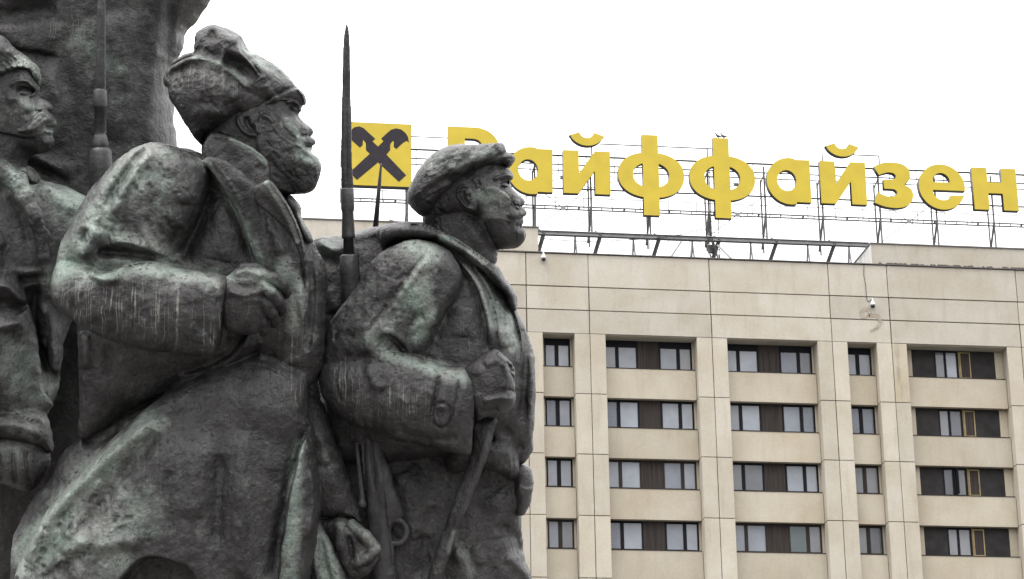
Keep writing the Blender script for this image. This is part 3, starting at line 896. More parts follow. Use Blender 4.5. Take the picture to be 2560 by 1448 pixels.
def seg_dist(PXY, poly, closed=True):
    """distance from points to a polyline, with signed side and parameter of the nearest place"""
    n = len(poly)
    best = np.full(len(PXY), 1e18)
    side = np.zeros(len(PXY))
    par = np.zeros(len(PXY))
    L = np.concatenate([[0], np.cumsum(np.hypot(*(np.diff(poly, axis=0)).T))])
    tot = max(L[-1], 1e-6)
    for i in range(n if closed else n-1):
        a, b = poly[i], poly[(i+1) % n]
        ab = b-a
        l2 = max(ab@ab, 1e-9)
        ap = PXY-a
        t = np.clip((ap@ab)/l2, 0, 1)
        d = ap-t[:, None]*ab
        dd = (d*d).sum(1)
        m = dd < best
        best[m] = dd[m]
        if not closed:
            side[m] = np.sign(ab[0]*ap[m, 1]-ab[1]*ap[m, 0])
            par[m] = (L[i]+t[m]*math.sqrt(l2))/tot
    return np.sqrt(best), side, par

def inside(X, Y, poly):
    r = np.zeros(X.shape, bool)
    n = len(poly)
    for i in range(n):
        x0, y0 = poly[i]; x1, y1 = poly[(i+1) % n]
        if y0 == y1: continue
        c = ((y0 > Y) != (y1 > Y)) & (X < (x1-x0)*(Y-y0)/(y1-y0)+x0)
        r ^= c
    return r

def poisson(mask, h):
    """solve lap(u) = -2 inside the mask"""
    lv = []
    m, hh = mask, h
    while min(m.shape) > 12 and len(lv) < 5:
        lv.append((m, hh))
        m = m[::2, ::2]; hh *= 2
    lv.append((m, hh))
    u = None
    for (m, hh) in lv[::-1]:
        if u is None:
            u = np.zeros(m.shape)
            it = 300
        else:
            v = np.repeat(np.repeat(u, 2, 0), 2, 1)[:m.shape[0], :m.shape[1]]
            p = np.zeros(m.shape); p[:v.shape[0], :v.shape[1]] = v
            u = p*m
            it = 60
        for _ in range(it):
            w = np.zeros_like(u)
            w[1:-1, 1:-1] = 0.25*(u[2:, 1:-1]+u[:-2, 1:-1]+u[1:-1, 2:]+u[1:-1, :-2]+2*hh*hh)
            u = w*m
    return u

class Clay:
    def __init__(self, lo, hi, vox):
        self.lo = np.array(lo, float); self.vox = vox
        self.n = np.ceil((np.array(hi)-self.lo)/vox).astype(int)+1
        self.v = np.full(self.n, 40.0, np.float32)
        self.ax = [self.lo[i]+vox*np.arange(self.n[i]) for i in range(3)]
    def block(self, lo, hi):
        s = []
        for i in range(3):
            a = max(0, int(math.floor((lo[i]-self.lo[i])/self.vox)))
            b = min(self.n[i], int(math.ceil((hi[i]-self.lo[i])/self.vox))+1)
            if b <= a: return None
            s.append(slice(a, b))
        return tuple(s)
    def merge(self, s, d, k, op='+'):
        a = self.v[s]
        if op == '-':
            a = -a
            h = np.clip(k-np.abs(a-d), 0, None)/k
            self.v[s] = -(np.minimum(a, d)-h*h*k*0.25)
            return
        if k > 0:
            h = np.clip(k-np.abs(a-d), 0, None)/k
            self.v[s] = np.minimum(a, d)-h*h*k*0.25
        else:
            self.v[s] = np.minimum(a, d)
    def slab(self, outline, zc, T, k=10, p=0.5, strokes=(), smooth=3, tilt=(0, 0), op='+', back=1.0, gain=1.5):
        """a body with the given outline, swelling to half thickness T at depth zc; tilt leans its middle plane"""
        P = spread(outline, zc)
        if smooth: P = np.array(cr(P, smooth, True))
        mg = 24
        lo = np.array([P[:, 0].min()-mg, P[:, 1].min()-mg]); hi = np.array([P[:, 0].max()+mg, P[:, 1].max()+mg])
        c = P.mean(0)
        dz = abs(tilt[0])*(hi[0]-lo[0])/2+abs(tilt[1])*(hi[1]-lo[1])/2
        s = self.block((lo[0], lo[1], zc-T-mg-dz), (hi[0], hi[1], zc+T+mg+dz))
        if s is None: return
        # outline solved on its full extent so that a clipped volume keeps its thickness
        h = self.vox
        gx = np.arange(self.ax[0][s[0]][0]-h*math.ceil(max(0, self.ax[0][s[0]][0]-lo[0])/h), hi[0]+h, h)
        gy = np.arange(self.ax[1][s[1]][0]-h*math.ceil(max(0, self.ax[1][s[1]][0]-lo[1])/h), hi[1]+h, h)
        X, Y = np.meshgrid(gx, gy, indexing='ij')
        ins = inside(X, Y, P)
        u = poisson(ins, h)
        um = u.max()
        H = (np.clip(u/um, 0, 1))**(2*p)*T*T
        slope = T*T/max(math.sqrt(um), 1)*1.0
        out = ~ins
        d, _, _ = seg_dist(np.stack([X[out], Y[out]], 1), P)
        H[out] = -slope*d
        G0, G1 = np.gradient(H, h)
        G = np.minimum(G0*G0+G1*G1, (slope*3)**2)
        # strokes raise or cut the surface
        D = np.zeros_like(H)
        for st in strokes:
            kind, pts = st[0], spread(st[1], zc)
            if kind == 'g':
                _, _, hgt, soft = st
                Q = np.array(cr(pts, 3, True))
                r = 3*soft+4
                m = (X > Q[:, 0].min()-r) & (X < Q[:, 0].max()+r) & (Y > Q[:, 1].min()-r) & (Y < Q[:, 1].max()+r)
                if not m.any(): continue
                xy = np.stack([X[m], Y[m]], 1)
                dd, _, _ = seg_dist(xy, Q)
                sg = np.where(inside(X[m], Y[m], Q), dd, -dd)
                D[m] += hgt/(1+np.exp(-np.clip(sg/soft*2.2, -30, 30)))
                continue
            _, _, hgt, w = st
            Q = np.array(cr(pts, 4)) if len(pts) > 2 else pts
            r = 3.2*w+4
            m = (X > Q[:, 0].min()-r) & (X < Q[:, 0].max()+r) & (Y > Q[:, 1].min()-r) & (Y < Q[:, 1].max()+r)
            if not m.any(): continue
            xy = np.stack([X[m], Y[m]], 1)
            dd, sd, t = seg_dist(xy, Q, False)
            tl = np.clip(np.minimum(t, 1-t)*7, 0, 1)
            end = np.sqrt(tl)
            if kind == 'r':
                D[m] += hgt*end*np.exp(-(dd/w)**2)
            elif kind == 's':          # sharp narrow groove or crest
                D[m] += hgt*end*np.exp(-dd/w)
            elif kind == 'e':          # a ledge: crisp on the line, fading away to its right hand side
                e = dd*sd
                D[m] += hgt*end*np.where(e > 0, np.exp(-e/w), np.exp(-(e/(0.5*self.vox+1))**2)*np.exp(-dd*0.05))
        D *= gain
        i0 = int(round((self.ax[0][s[0]][0]-gx[0])/h)); j0 = int(round((self.ax[1][s[1]][0]-gy[0])/h))
        nx, ny = s[0].stop-s[0].start, s[1].stop-s[1].start
        def fit(a):
            a = a[i0:i0+nx, j0:j0+ny]
            if a.shape != (nx, ny):
                a = np.pad(a, ((0, nx-a.shape[0]), (0, ny-a.shape[1])), 'edge')
            return a
        H, G, D, X, Y = map(fit, (H, G, D, X, Y))
        Z = self.ax[2][s[2]][None, None, :]-(zc+tilt[0]*(X-c[0])+tilt[1]*(Y-c[1]))[:, :, None]
        fr_ = np.clip(-Z/(0.25*T)+0.35, 0, 1)
        Zb = Z*np.where(Z > 0, 1/back, 1.0)
        dist = (Zb*Zb-H[:, :, None])/np.sqrt(4*Zb*Zb+G[:, :, None]+36.0)
        dist = dist-D[:, :, None]*fr_
        self.merge(s, np.clip(dist, -60, 60).astype(np.float32), k, op)
    def ball(self, c, r, k=8, op='+', rot=0.0):
        """ellipsoid; c = (x, y) as seen, depth; r = three radii; rot turns it in the design plane"""
        (x, y), z = c[0], c[1]
        p = spread([(x, y)], z)[0]
        R = max(r)+12
        s = self.block((p[0]-R, p[1]-R, z-R), (p[0]+R, p[1]+R, z+R))
        if s is None: return
        X, Y, Z = np.meshgrid(self.ax[0][s[0]]-p[0], self.ax[1][s[1]]-p[1], self.ax[2][s[2]]-z, indexing='ij', sparse=True)
        ca, sa = math.cos(rot), math.sin(rot)
        a, b = (X*ca+Y*sa)/r[0], (-X*sa+Y*ca)/r[1]
        q = np.sqrt(a*a+b*b+(Z/r[2])**2)
        self.merge(s, ((q-1)*min(r)*1.0).astype(np.float32), k, op)
    def rope(self, pts, rad, k=8, op='+'):
        """tapering limb through points ((x, y), z)"""
        P = [np.array([*spread([p[0]], p[1])[0], p[1]]) for p in pts]
        if not hasattr(rad, '__len__'): rad = [rad]*len(P)
        for i in range(len(P)-1):
            a, b, ra, rb_ = P[i], P[i+1], rad[i], rad[i+1]
            R = max(ra, rb_)+k+4
            lo, hi = np.minimum(a, b)-R, np.maximum(a, b)+R
            s = self.block(lo, hi)
            if s is None: continue
            X, Y, Z = np.meshgrid(self.ax[0][s[0]]-a[0], self.ax[1][s[1]]-a[1], self.ax[2][s[2]]-a[2], indexing='ij', sparse=True)
            ab = b-a
            t = np.clip((X*ab[0]+Y*ab[1]+Z*ab[2])/max(ab@ab, 1e-6), 0, 1)
            d = np.sqrt((X-t*ab[0])**2+(Y-t*ab[1])**2+(Z-t*ab[2])**2)-(ra+(rb_-ra)*t)
            self.merge(s, d.astype(np.float32), k, op)
    def mesh(self, rough=1.0):
        v = self.v
        v[0] = v[-1] = 5; v[:, 0] = v[:, -1] = 5; v[:, :, 0] = v[:, :, -1] = 5
        S = v < 0
        c = [S[i:S.shape[0]-1+i, j:S.shape[1]-1+j, k:S.shape[2]-1+k] for i in (0, 1) for j in (0, 1) for k in (0, 1)]
        anyi = c[0].copy(); alli = c[0].copy()
        for q_ in c[1:]:
            anyi |= q_; alli &= q_
        act = anyi & ~alli
        idx = np.argwhere(act)
        cell = np.full(act.shape, -1, np.int32)
        cell[act] = np.arange(len(idx))
        acc = np.zeros((len(idx), 3)); cnt = np.zeros(len(idx))
        cor = {}
        for i in (0, 1):
            for j in (0, 1):
                for k in (0, 1):
                    cor[(i, j, k)] = v[idx[:, 0]+i, idx[:, 1]+j, idx[:, 2]+k].astype(float)
        for a in range(3):
            for o1 in (0, 1):
                for o2 in (0, 1):
                    p0 = [o1, o2]; p0.insert(a, 0); p1 = [o1, o2]; p1.insert(a, 1)
                    va, vb = cor[tuple(p0)], cor[tuple(p1)]
                    m = (va < 0) != (vb < 0)
                    t = va[m]/(va[m]-vb[m])
                    pos = np.tile(np.array(p0, float), (m.sum(), 1)); pos[:, a] = t
                    acc[m] += pos; cnt[m] += 1
        V = self.lo + self.vox*(idx+acc/cnt[:, None])
        F = []
        for a in range(3):
            b_, c_ = [(1, 2), (2, 0), (0, 1)][a]
            sl0 = [slice(1, -1)]*3; sl1 = [slice(1, -1)]*3
            sl0[a] = slice(0, -1); sl1[a] = slice(1, None)
            x0, x1 = S[tuple(sl0)], S[tuple(sl1)]
            e = np.argwhere(x0 != x1)
            inn = x0[tuple(e.T)]
            base = e.copy()
            for d_ in (b_, c_): base[:, d_] += 1
            def C_(db, dc):
                w = base.copy(); w[:, b_] -= db; w[:, c_] -= dc
                return cell[w[:, 0], w[:, 1], w[:, 2]]
            quad = np.stack([C_(1, 1), C_(0, 1), C_(0, 0), C_(1, 0)], 1)
            quad[~inn] = quad[~inn][:, ::-1]
            F.append(quad)
        F = np.concatenate(F)
        F = F[(F >= 0).all(1)]
        return V, F

_LAT = np.random.RandomState(3).rand(64, 64, 64).astype(np.float32)*2-1
def vnoise(P, wl, seed=0):
    q_ = P/wl+seed*7.31
    i = np.floor(q_).astype(int); f = q_-i
    f = f*f*(3-2*f)
    r = 0
    for a in (0, 1):
        for b in (0, 1):
            for c in (0, 1):
                w = (f[:, 0] if a else 1-f[:, 0])*(f[:, 1] if b else 1-f[:, 1])*(f[:, 2] if c else 1-f[:, 2])
                r = r+w*_LAT[(i[:, 0]+a) & 63, (i[:, 1]+b) & 63, (i[:, 2]+c) & 63]
    return r

NF = [0]
def cast(name, clay, parent, rough=1.0, paint=(), smooth_it=1, lab=None, m=None):
    """turn a Clay volume into a bronze mesh under its figure"""
    V, F = clay.mesh()
    # laplacian smoothing removes the voxel steps
    for _ in range(smooth_it):
        s = np.zeros_like(V); n = np.zeros(len(V))
        for a, b in ((0, 1), (1, 2), (2, 3), (3, 0)):
            for p_, q_ in ((a, b), (b, a)):
                for ax in range(3):
                    s[:, ax] += np.bincount(F[:, p_], V[F[:, q_], ax], len(V))
                n += np.bincount(F[:, p_], minlength=len(V))
        V = 0.5*V+0.5*s/np.maximum(n, 1)[:, None]
    # vertex normals
    e1 = V[F[:, 2]]-V[F[:, 0]]; e2 = V[F[:, 3]]-V[F[:, 1]]
    fn = np.cross(e1, e2)
    N = np.zeros_like(V)
    for k in range(4):
        for ax in range(3):
            N[:, ax] += np.bincount(F[:, k], fn[:, ax], len(V))
    N /= np.maximum(np.linalg.norm(N, axis=1), 1e-9)[:, None]
    # hand modelled unevenness
    if rough:
        d = 2.6*vnoise(V, 46, 1)+1.5*vnoise(V, 21, 2)
        r2 = vnoise(V*np.array([1, .6, 1]), 12, 3)
        d += 1.3*(0.5-np.abs(r2))*np.clip(vnoise(V, 60, 5)+0.5, 0, 1)
        d += 0.6*vnoise(V, 7, 4)
        V = V+N*(d*rough)[:, None]
    W = to_world(V)-np.array(parent.location)
    me = bpy.data.meshes.new(name)
    me.vertices.add(len(W)); me.loops.add(len(F)*4); me.polygons.add(len(F))
    me.vertices.foreach_set('co', W.astype(np.float32).ravel())
    me.loops.foreach_set('vertex_index', F.astype(np.int32).ravel())
    me.polygons.foreach_set('loop_start', np.arange(0, len(F)*4, 4, dtype=np.int32))
    me.polygons.foreach_set('use_smooth', np.ones(len(F), bool))
    me.update(calc_edges=True)
    pat_hl = np.full(len(V), 0.0); stk = np.zeros(len(V))  # weathering, with highlights on edges and upper forms painted in
    for (kind, pts, rad, amt) in paint:
        Q = np.array(spread(pts, 0))
        if len(Q) == 1: Q = np.vstack([Q, Q+0.1])
        near = (V[:, 0] > Q[:, 0].min()-2.5*rad) & (V[:, 0] < Q[:, 0].max()+2.5*rad) & (V[:, 1] > Q[:, 1].min()-2.5*rad) & (V[:, 1] < Q[:, 1].max()+2.5*rad)
        if not near.any(): continue
        dd, _, _ = seg_dist(V[near][:, :2], Q, False)
        val = amt*np.exp(-(dd/rad)**2)
        (pat_hl if kind == 'patina_highlight' else stk)[near] += val
    for nm, arr in (('patina_highlight', pat_hl), ('streak', stk)):
        at = me.attributes.new(nm, 'FLOAT', 'POINT')
        at.data.foreach_set('value', arr.astype(np.float32))
    me.materials.append(m or M['bronze'])
    NF[0] += len(F)
    o = link(bpy.data.objects.new(name, me), parent)
    if lab: o['label'] = lab
    return o

def figure(name, label, cat, x, y, z, group=None):
    w = to_world(np.array([[*spread([(x, y)], z)[0], z]]))[0]
    return thing(name, label, cat, tuple(w), group)

def lathe_obj(name, pts, prof, z0, z1, parent, n=16, m='smooth_bronze', sx=1.0, square=False):
    """turned piece along the line pts[0]-pts[1] (as seen, at depths z0, z1); prof = (t, half width)"""
    a = to_world(np.array([[*spread([pts[0]], z0)[0], z0]]))[0]
    b = to_world(np.array([[*spread([pts[1]], z1)[0], z1]]))[0]
    o_ = np.array(parent.location)
    return tube(name, [a+(b-a)*t-o_ for t, _ in prof], [r*UNIT for _, r in prof], M[m], parent, n, not square)

GR = 'bronze soldiers of the monument'
BOTTOM = 1560
def marks(region, n, ang, ln, amp, w, seed, curve=0.3):
    """short tool marks scattered inside a region, lying roughly along ang (degrees, 90 = downwards)"""
    r = np.random.RandomState(seed)
    P = np.array(region)
    out = []
    while len(out) < n:
        x, y = r.uniform(P[:, 0].min(), P[:, 0].max()), r.uniform(P[:, 1].min(), P[:, 1].max())
        if not inside(np.array([x]), np.array([y]), P)[0]: continue
        a = math.radians(ang+r.normal(0, 14)); l = ln*r.uniform(0.5, 1.4)
        b = a+r.uniform(-curve, curve)
        q1 = (x+math.cos(a)*l/2, y+math.sin(a)*l/2); q2 = (q1[0]+math.cos(b)*l/2, q1[1]+math.sin(b)*l/2)
        out.append(('s' if r.rand() < 0.7 else 'r', [(x, y), q1, q2], amp*r.choice([-1, -1, 0.7])*r.uniform(0.5, 1.2), w*r.uniform(0.8, 1.4)))
    return out
# ------------------------------------------------------------------ great draped figure behind
E_ = figure('bronze_statue', 'huge draped dark bronze figure towering behind the soldiers at the upper left', 'statue', 150, BOTTOM, 600)
cl = Clay((-1620, -860, 250), (-700, 800, 860), 7)
body = PX((-300, -250), (560, -250), (545, -60), (521, 0), (500, 30), (478, 55), (457, 74), (455, 100), (450, 126), (436, 146), (424, 161), (420, 185), (421, 212), (424, 245), (429, 281), (431, 320), (432, 364), (436, 430), (440, 560), (430, 900), (430, 1700), (-300, 1700))
cl.slab(body, 600, 260, p=0.36, gain=1.1, strokes=marks(PX((0, 0), (420, 0), (400, 400), (0, 460)), 60, 75, 50, 3, 9, 30)+[
    ('r', PX((425, -60), (432, 60), (410, 180), (402, 300), (405, 420)), 16, 26),
    ('r', PX((452, -80), (440, 60), (424, 150)), -20, 14),
    ('r', PX((0, 70), (90, 60), (180, 45)), -26, 26), ('r', PX((60, 10), (130, 0), (200, -10)), 18, 16),
    ('e', PX((0, 68), (40, 110), (90, 145), (180, 160)), -24, 40),
    ('r', PX((300, 60), (330, 200), (310, 360)), 14, 50), ('r', PX((180, 120), (215, 300), (200, 420)), -12, 34),
    ('r', PX((160, 190), (190, 280), (170, 380)), 10, 18), ('r', PX((70, 350), (110, 330), (170, 350)), -12, 12),
    ('r', PX((60, 390), (120, 400), (200, 440)), 10, 10), ('r', PX((100, 420), (160, 440), (210, 470)), -14, 10),
    ('s', PX((-20, 90), (60, 130), (120, 190)), -10, 9)])
cast('cloak', cl, E_, 0.9, [('patina_highlight', PX((130, 60), (200, 130)), 60, 0.25), ('patina_highlight', PX((400, 20), (412, 250), (420, 360)), 22, 0.35), ('streak', PX((60, 40), (150, 30)), 40, 0.7)])

# ------------------------------------------------------------------ soldier A at the left edge
A = figure('bronze_statue', 'bronze soldier at the left edge of the photo, fur hat, moustache and parted lips', 'statue', -60, BOTTOM, 200, GR)
cl = Clay((-1460, -620, 90), (-1120, -270, 310), 2.2)
face = A3((-260, 1500), (-260, 500), (-100, 380), (140, 440), (235, 500), (262, 560), (276, 618), (279, 650), (270, 682), (285, 705), (320, 718), (360, 741), (383, 768), (382, 796), (360, 808), (338, 812), (370, 828), (393, 850), (405, 880), (403, 908), (385, 915), (378, 935), (388, 950), (380, 965), (378, 985), (391, 1010), (392, 1035), (383, 1062), (350, 1096), (290, 1112), (225, 1125), (200, 1140), (190, 1200), (200, 1500))
cl.slab(face, 200, 80, p=0.42, k=6, gain=1.0, strokes=[
    ('r', A3((110, 640), (170, 600), (235, 605), (276, 655)), 10, 5), ('r', A3((150, 665), (205, 655), (262, 676)), -14, 7), ('g', A3((170, 668), (200, 648), (235, 662), (228, 692), (190, 692)), 6, 2.4),
    ('s', A3((158, 668), (195, 642), (240, 664)), -7, 2), ('r', A3((158, 658), (198, 632), (242, 652)), 4, 2.4), ('s', A3((175, 700), (208, 708), (240, 692)), -5, 2),
    ('e', A3((292, 815), (262, 760), (240, 710)), -10, 16), ('r', A3((90, 740), (160, 735), (220, 780), (245, 830)), 9, 14),
    ('g', A3((270, 785), (298, 768), (326, 782), (326, 806), (285, 808)), 7, 2.4), ('s', A3((268, 812), (330, 814)), -6, 2.2), ('r', A3((225, 820), (250, 880), (240, 920)), -4, 5),
    ('g', A3((390, 832), (345, 814), (295, 840), (262, 900), (220, 945), (180, 965), (235, 975), (300, 945), (345, 900), (392, 882)), 10, 3), ('s', A3((330, 835), (290, 880), (250, 940)), -3, 2.2), ('s', A3((360, 850), (320, 895), (280, 935)), -3, 2.2),
    ('r', A3((345, 925), (398, 932)), -18, 4), ('r', A3((350, 962), (388, 966)), 5, 3), ('s', A3((320, 990), (375, 985)), -5, 3), ('r', A3((330, 1040), (380, 1045)), 5, 10),
    ('e', A3((-60, 960), (80, 985), (200, 1010), (290, 1010)), -12, 44), ('r', A3((150, 1080), (230, 1110), (200, 1170)), -6, 10)])
cast('head', cl, A, 0.35, [('patina_highlight', A3((110, 740), (240, 870)), 30, 0.42), ('patina_highlight', A3((180, 600), (240, 610)), 12, 0.5), ('patina_highlight', A3((240, 930), (300, 860), (360, 830)), 9, 0.5), ('streak', A3((100, 820), (200, 850)), 30, 0.8)])
cl = Clay((-1470, -680, 70), (-1150, -460, 330), 2.6)
cl.slab(A3((-280, 640), (-260, 360), (-120, 262), (0, 258), (40, 280), (80, 330), (150, 388), (220, 438), (266, 485), (288, 545), (293, 600), (280, 624), (266, 590), (240, 530), (200, 505), (165, 502), (112, 530), (58, 580), (0, 606), (-120, 660)), 200, 96, p=0.40, strokes=marks(A3((-100, 300), (60, 340), (240, 500), (200, 480), (0, 540)), 26, 40, 26, 3, 3, 5)+[
    ('r', A3((0, 560), (90, 520), (160, 488), (240, 500), (284, 590)), 7, 8), ('r', A3((0, 500), (100, 450), (200, 450)), -4, 14), ('r', A3((0, 300), (60, 360), (130, 420)), 4, 20)])
cast('fur_hat', cl, A, 1.0, [('patina_highlight', A3((0, 400), (120, 440), (240, 500)), 30, 0.65)])
cl = Clay((-1500, -330, -30), (-1010, 800, 400), 5)
cl.slab(PX((-260, 1700), (-260, 470), (-60, 410), (60, 412), (104, 452), (145, 466), (215, 490), (258, 560), (235, 700), (190, 770), (155, 860), (140, 980), (60, 1120), (-120, 1200), (-260, 1240)), 215, 150, p=0.42, strokes=[
    ('r', A6((60, 130), (110, 220), (130, 300)), -8, 9), ('r', A6((150, 90), (220, 120), (280, 190)), 8, 22),
    ('e', A6((70, 378), (120, 385), (182, 380)), 9, 18), ('e', A6((80, 400), (130, 410), (190, 398)), -14, 20), ('e', A6((80, 425), (130, 436), (190, 425)), 9, 22),
    ('r', A6((150, 430), (140, 560), (150, 700)), -26, 15), ('r', A6((190, 500), (205, 620), (190, 740)), 12, 14), ('r', A6((150, 640), (190, 760), (240, 860)), -22, 14)])
cast_a = cl
cl.slab(PX((-200, 560), (-60, 540), (0, 576), (22, 636), (43, 689), (72, 761), (87, 819), (98, 906), (108, 978), (114, 1028), (-200, 1060)), 80, 82, k=6, strokes=[
    ('r', A6((0, 440), (50, 440), (90, 500)), 12, 12), ('r', A6((0, 500), (50, 500), (90, 520)), -20, 16), ('r', A6((0, 580), (60, 570), (100, 560)), 12, 14), ('r', A6((0, 300), (30, 380)), -8, 12)])
cl.slab(PX((-200, 1010), (0, 1020), (60, 1022), (110, 1032), (128, 1094), (131, 1126), (116, 1130), (60, 1100), (-200, 1090)), 76, 92, k=3, strokes=[('s', A6((0, 872), (80, 880), (150, 912)), -9, 4), ('r', A6((0, 915), (80, 912), (150, 945)), 6, 8)])
cast('coat', cl, A, 1.1, [('patina_highlight', PX((0, 460), (60, 440), (150, 500)), 45, 0.5), ('patina_highlight', PX((30, 880), (80, 1040)), 50, 0.45), ('patina_highlight', PX((100, 680), (110, 720)), 30, 0.4), ('patina_highlight', PX((170, 500), (200, 560)), 40, 0.3)])
cl = Clay((-1440, 340, -20), (-1130, 530, 200), 3)
cl.slab(PX((-120, 1075), (0, 1080), (60, 1090), (105, 1110), (124, 1140), (122, 1168), (108, 1192), (84, 1222), (58, 1226), (0, 1206), (-120, 1190)), 78, 74, p=0.42, strokes=[('r', PX((10, 1120), (18, 1200)), -4, 5), ('r', PX((45, 1120), (52, 1210)), -5, 5), ('r', PX((78, 1120), (84, 1210)), -4, 5)])
cast('gloved_hand', cl, A, 0.6, [('patina_highlight', PX((40, 1100),), 40, 0.4), ('streak', PX((60, 1150),), 60, 0.8)])
cl = Clay((-1480, -360, -20), (-1120, -60, 260), 3)
cl.rope([(A6((-60, 30))[0], 120), (A6((0, 40))[0], 80), (A6((60, 70))[0], 75), (A6((90, 130))[0], 62), (A6((120, 200))[0], 58), (A6((145, 260))[0], 66), (A6((150, 330))[0], 70)], [26, 26, 24, 22, 20, 18, 16], 10)
cast('fur_trim', cl, A, 2.2, [('patina_highlight', PX((20, 440), (60, 480)), 40, 0.5)])
cl = Clay((-1480, -390, 60), (-1080, -210, 340), 3.4)
cl.slab(A3((-200, 1120), (0, 1110), (60, 1128), (110, 1165), (165, 1192), (235, 1215), (255, 1260), (300, 1325), (250, 1340), (120, 1290), (0, 1240), (-200, 1300)), 190, 110, p=0.4, strokes=[('r', A3((0, 1220), (90, 1250), (200, 1330)), -8, 8), ('r', A3((140, 1200), (230, 1310)), -8, 6)])
cast('collar', cl, A, 1.8, [('patina_highlight', A3((0, 1200), (160, 1240)), 20, 0.3)])

# ------------------------------------------------------------------ soldier B, bearded, in the middle
Bf = figure('bronze_statue', 'bearded bronze soldier in a big fur hat, nearest of the group, fist at his chest', 'statue', 480, BOTTOM, 0, GR)
cl = Clay((-780, -520, -140), (-460, -200, 170), 1.8)
hd = B1((380, 1350), (330, 900), (420, 640), (700, 480), (1000, 520), (1110, 620), (1128, 690), (1112, 715), (1108, 745), (1090, 765), (1092, 790), (1128, 832), (1175, 866), (1203, 895), (1207, 918), (1188, 944), (1166, 948), (1192, 958), (1218, 982), (1219, 1006), (1198, 1018), (1196, 1040), (1190, 1062), (1194, 1078), (1205, 1090), (1240, 1122), (1266, 1182), (1258, 1240), (1240, 1300), (1215, 1362), (1150, 1396), (1060, 1403), (975, 1410), (960, 1460), (900, 1700), (600, 1700))
cl.slab(hd, 20, 88, p=0.40, k=6, gain=1.1, strokes=marks(B1((850, 850), (950, 930), (1100, 1050), (1200, 1100), (1240, 1200), (1190, 1340), (1000, 1380), (920, 1300), (860, 1100)), 60, 58, 24, 1.7, 3.0, 11)+[
    ('g', B1((800, 830), (880, 790), (950, 900), (1040, 985), (1110, 1030), (1185, 1070), (1262, 1160), (1240, 1300), (1170, 1392), (1000, 1400), (900, 1330), (840, 1180), (790, 1010)), 9, 4),
    ('r', B1((1010, 700), (1060, 682), (1115, 715)), 9, 5), ('r', B1((1030, 745), (1060, 758), (1095, 765)), -10, 6), ('g', B1((1035, 742), (1060, 725), (1085, 740), (1075, 762), (1045, 760)), 5, 2.5), ('s', B1((1025, 740), (1060, 722), (1092, 742)), -5, 1.8), ('s', B1((1040, 768), (1070, 775), (1092, 768)), -4, 1.8),
    ('e', B1((1125, 945), (1112, 870), (1080, 800), (1050, 775)), -9, 16),
    ('g', B1((985, 820), (1030, 800), (1080, 830), (1108, 890), (1108, 950), (1085, 975), (1030, 930), (990, 880)), 8, 5), ('s', B1((985, 830), (1000, 900), (1080, 980)), -3, 3),
    ('g', B1((1120, 895), (1150, 880), (1178, 905), (1165, 940), (1125, 935)), 6, 2.5), ('s', B1((1120, 950), (1170, 955)), -6, 2.5),
    ('g', B1((1105, 962), (1170, 952), (1218, 985), (1205, 1018), (1160, 1012), (1130, 1050), (1085, 1020)), 8, 3), ('r', B1((1150, 1030), (1195, 1028)), -9, 3),
    ('r', B1((648, 800), (645, 850), (680, 915), (740, 955), (795, 958)), 14, 4.5), ('r', B1((700, 810), (725, 880), (765, 925)), -12, 5.5), ('r', B1((770, 850), (790, 900), (800, 950)), 9, 5),
    ('e', B1((480, 930), (640, 1000), (800, 1090)), -8, 20), ('r', B1((830, 800), (890, 820), (920, 860)), 5, 6),
    ('s', B1((900, 890), (970, 970), (1030, 1040)), -2, 3), ('s', B1((870, 1000), (920, 1070)), -3, 3), ('s', B1((950, 1010), (1010, 1120)), -2.5, 3), ('s', B1((1050, 1060), (1090, 1160)), -3, 3), ('s', B1((1130, 1080), (1190, 1150)), -3, 3), ('s', B1((920, 1180), (990, 1260)), -2.5, 3), ('s', B1((1100, 1200), (1180, 1240)), -2.5, 3), ('r', B1((860, 1130), (960, 1270), (1100, 1350)), -6, 18), ('r', B1((1050, 1130), (1180, 1170), (1250, 1180)), 4, 14)])
cast('head', cl, Bf, 0.5, [('patina_highlight', B1((1010, 850), (1070, 940)), 13, 1.0), ('patina_highlight', B1((1140, 990), (1190, 1070)), 10, 0.8), ('patina_highlight', B1((1120, 1080), (1240, 1160)), 18, 0.5)])
cl = Clay((-900, -680, -170), (-500, -360, 210), 2.2)
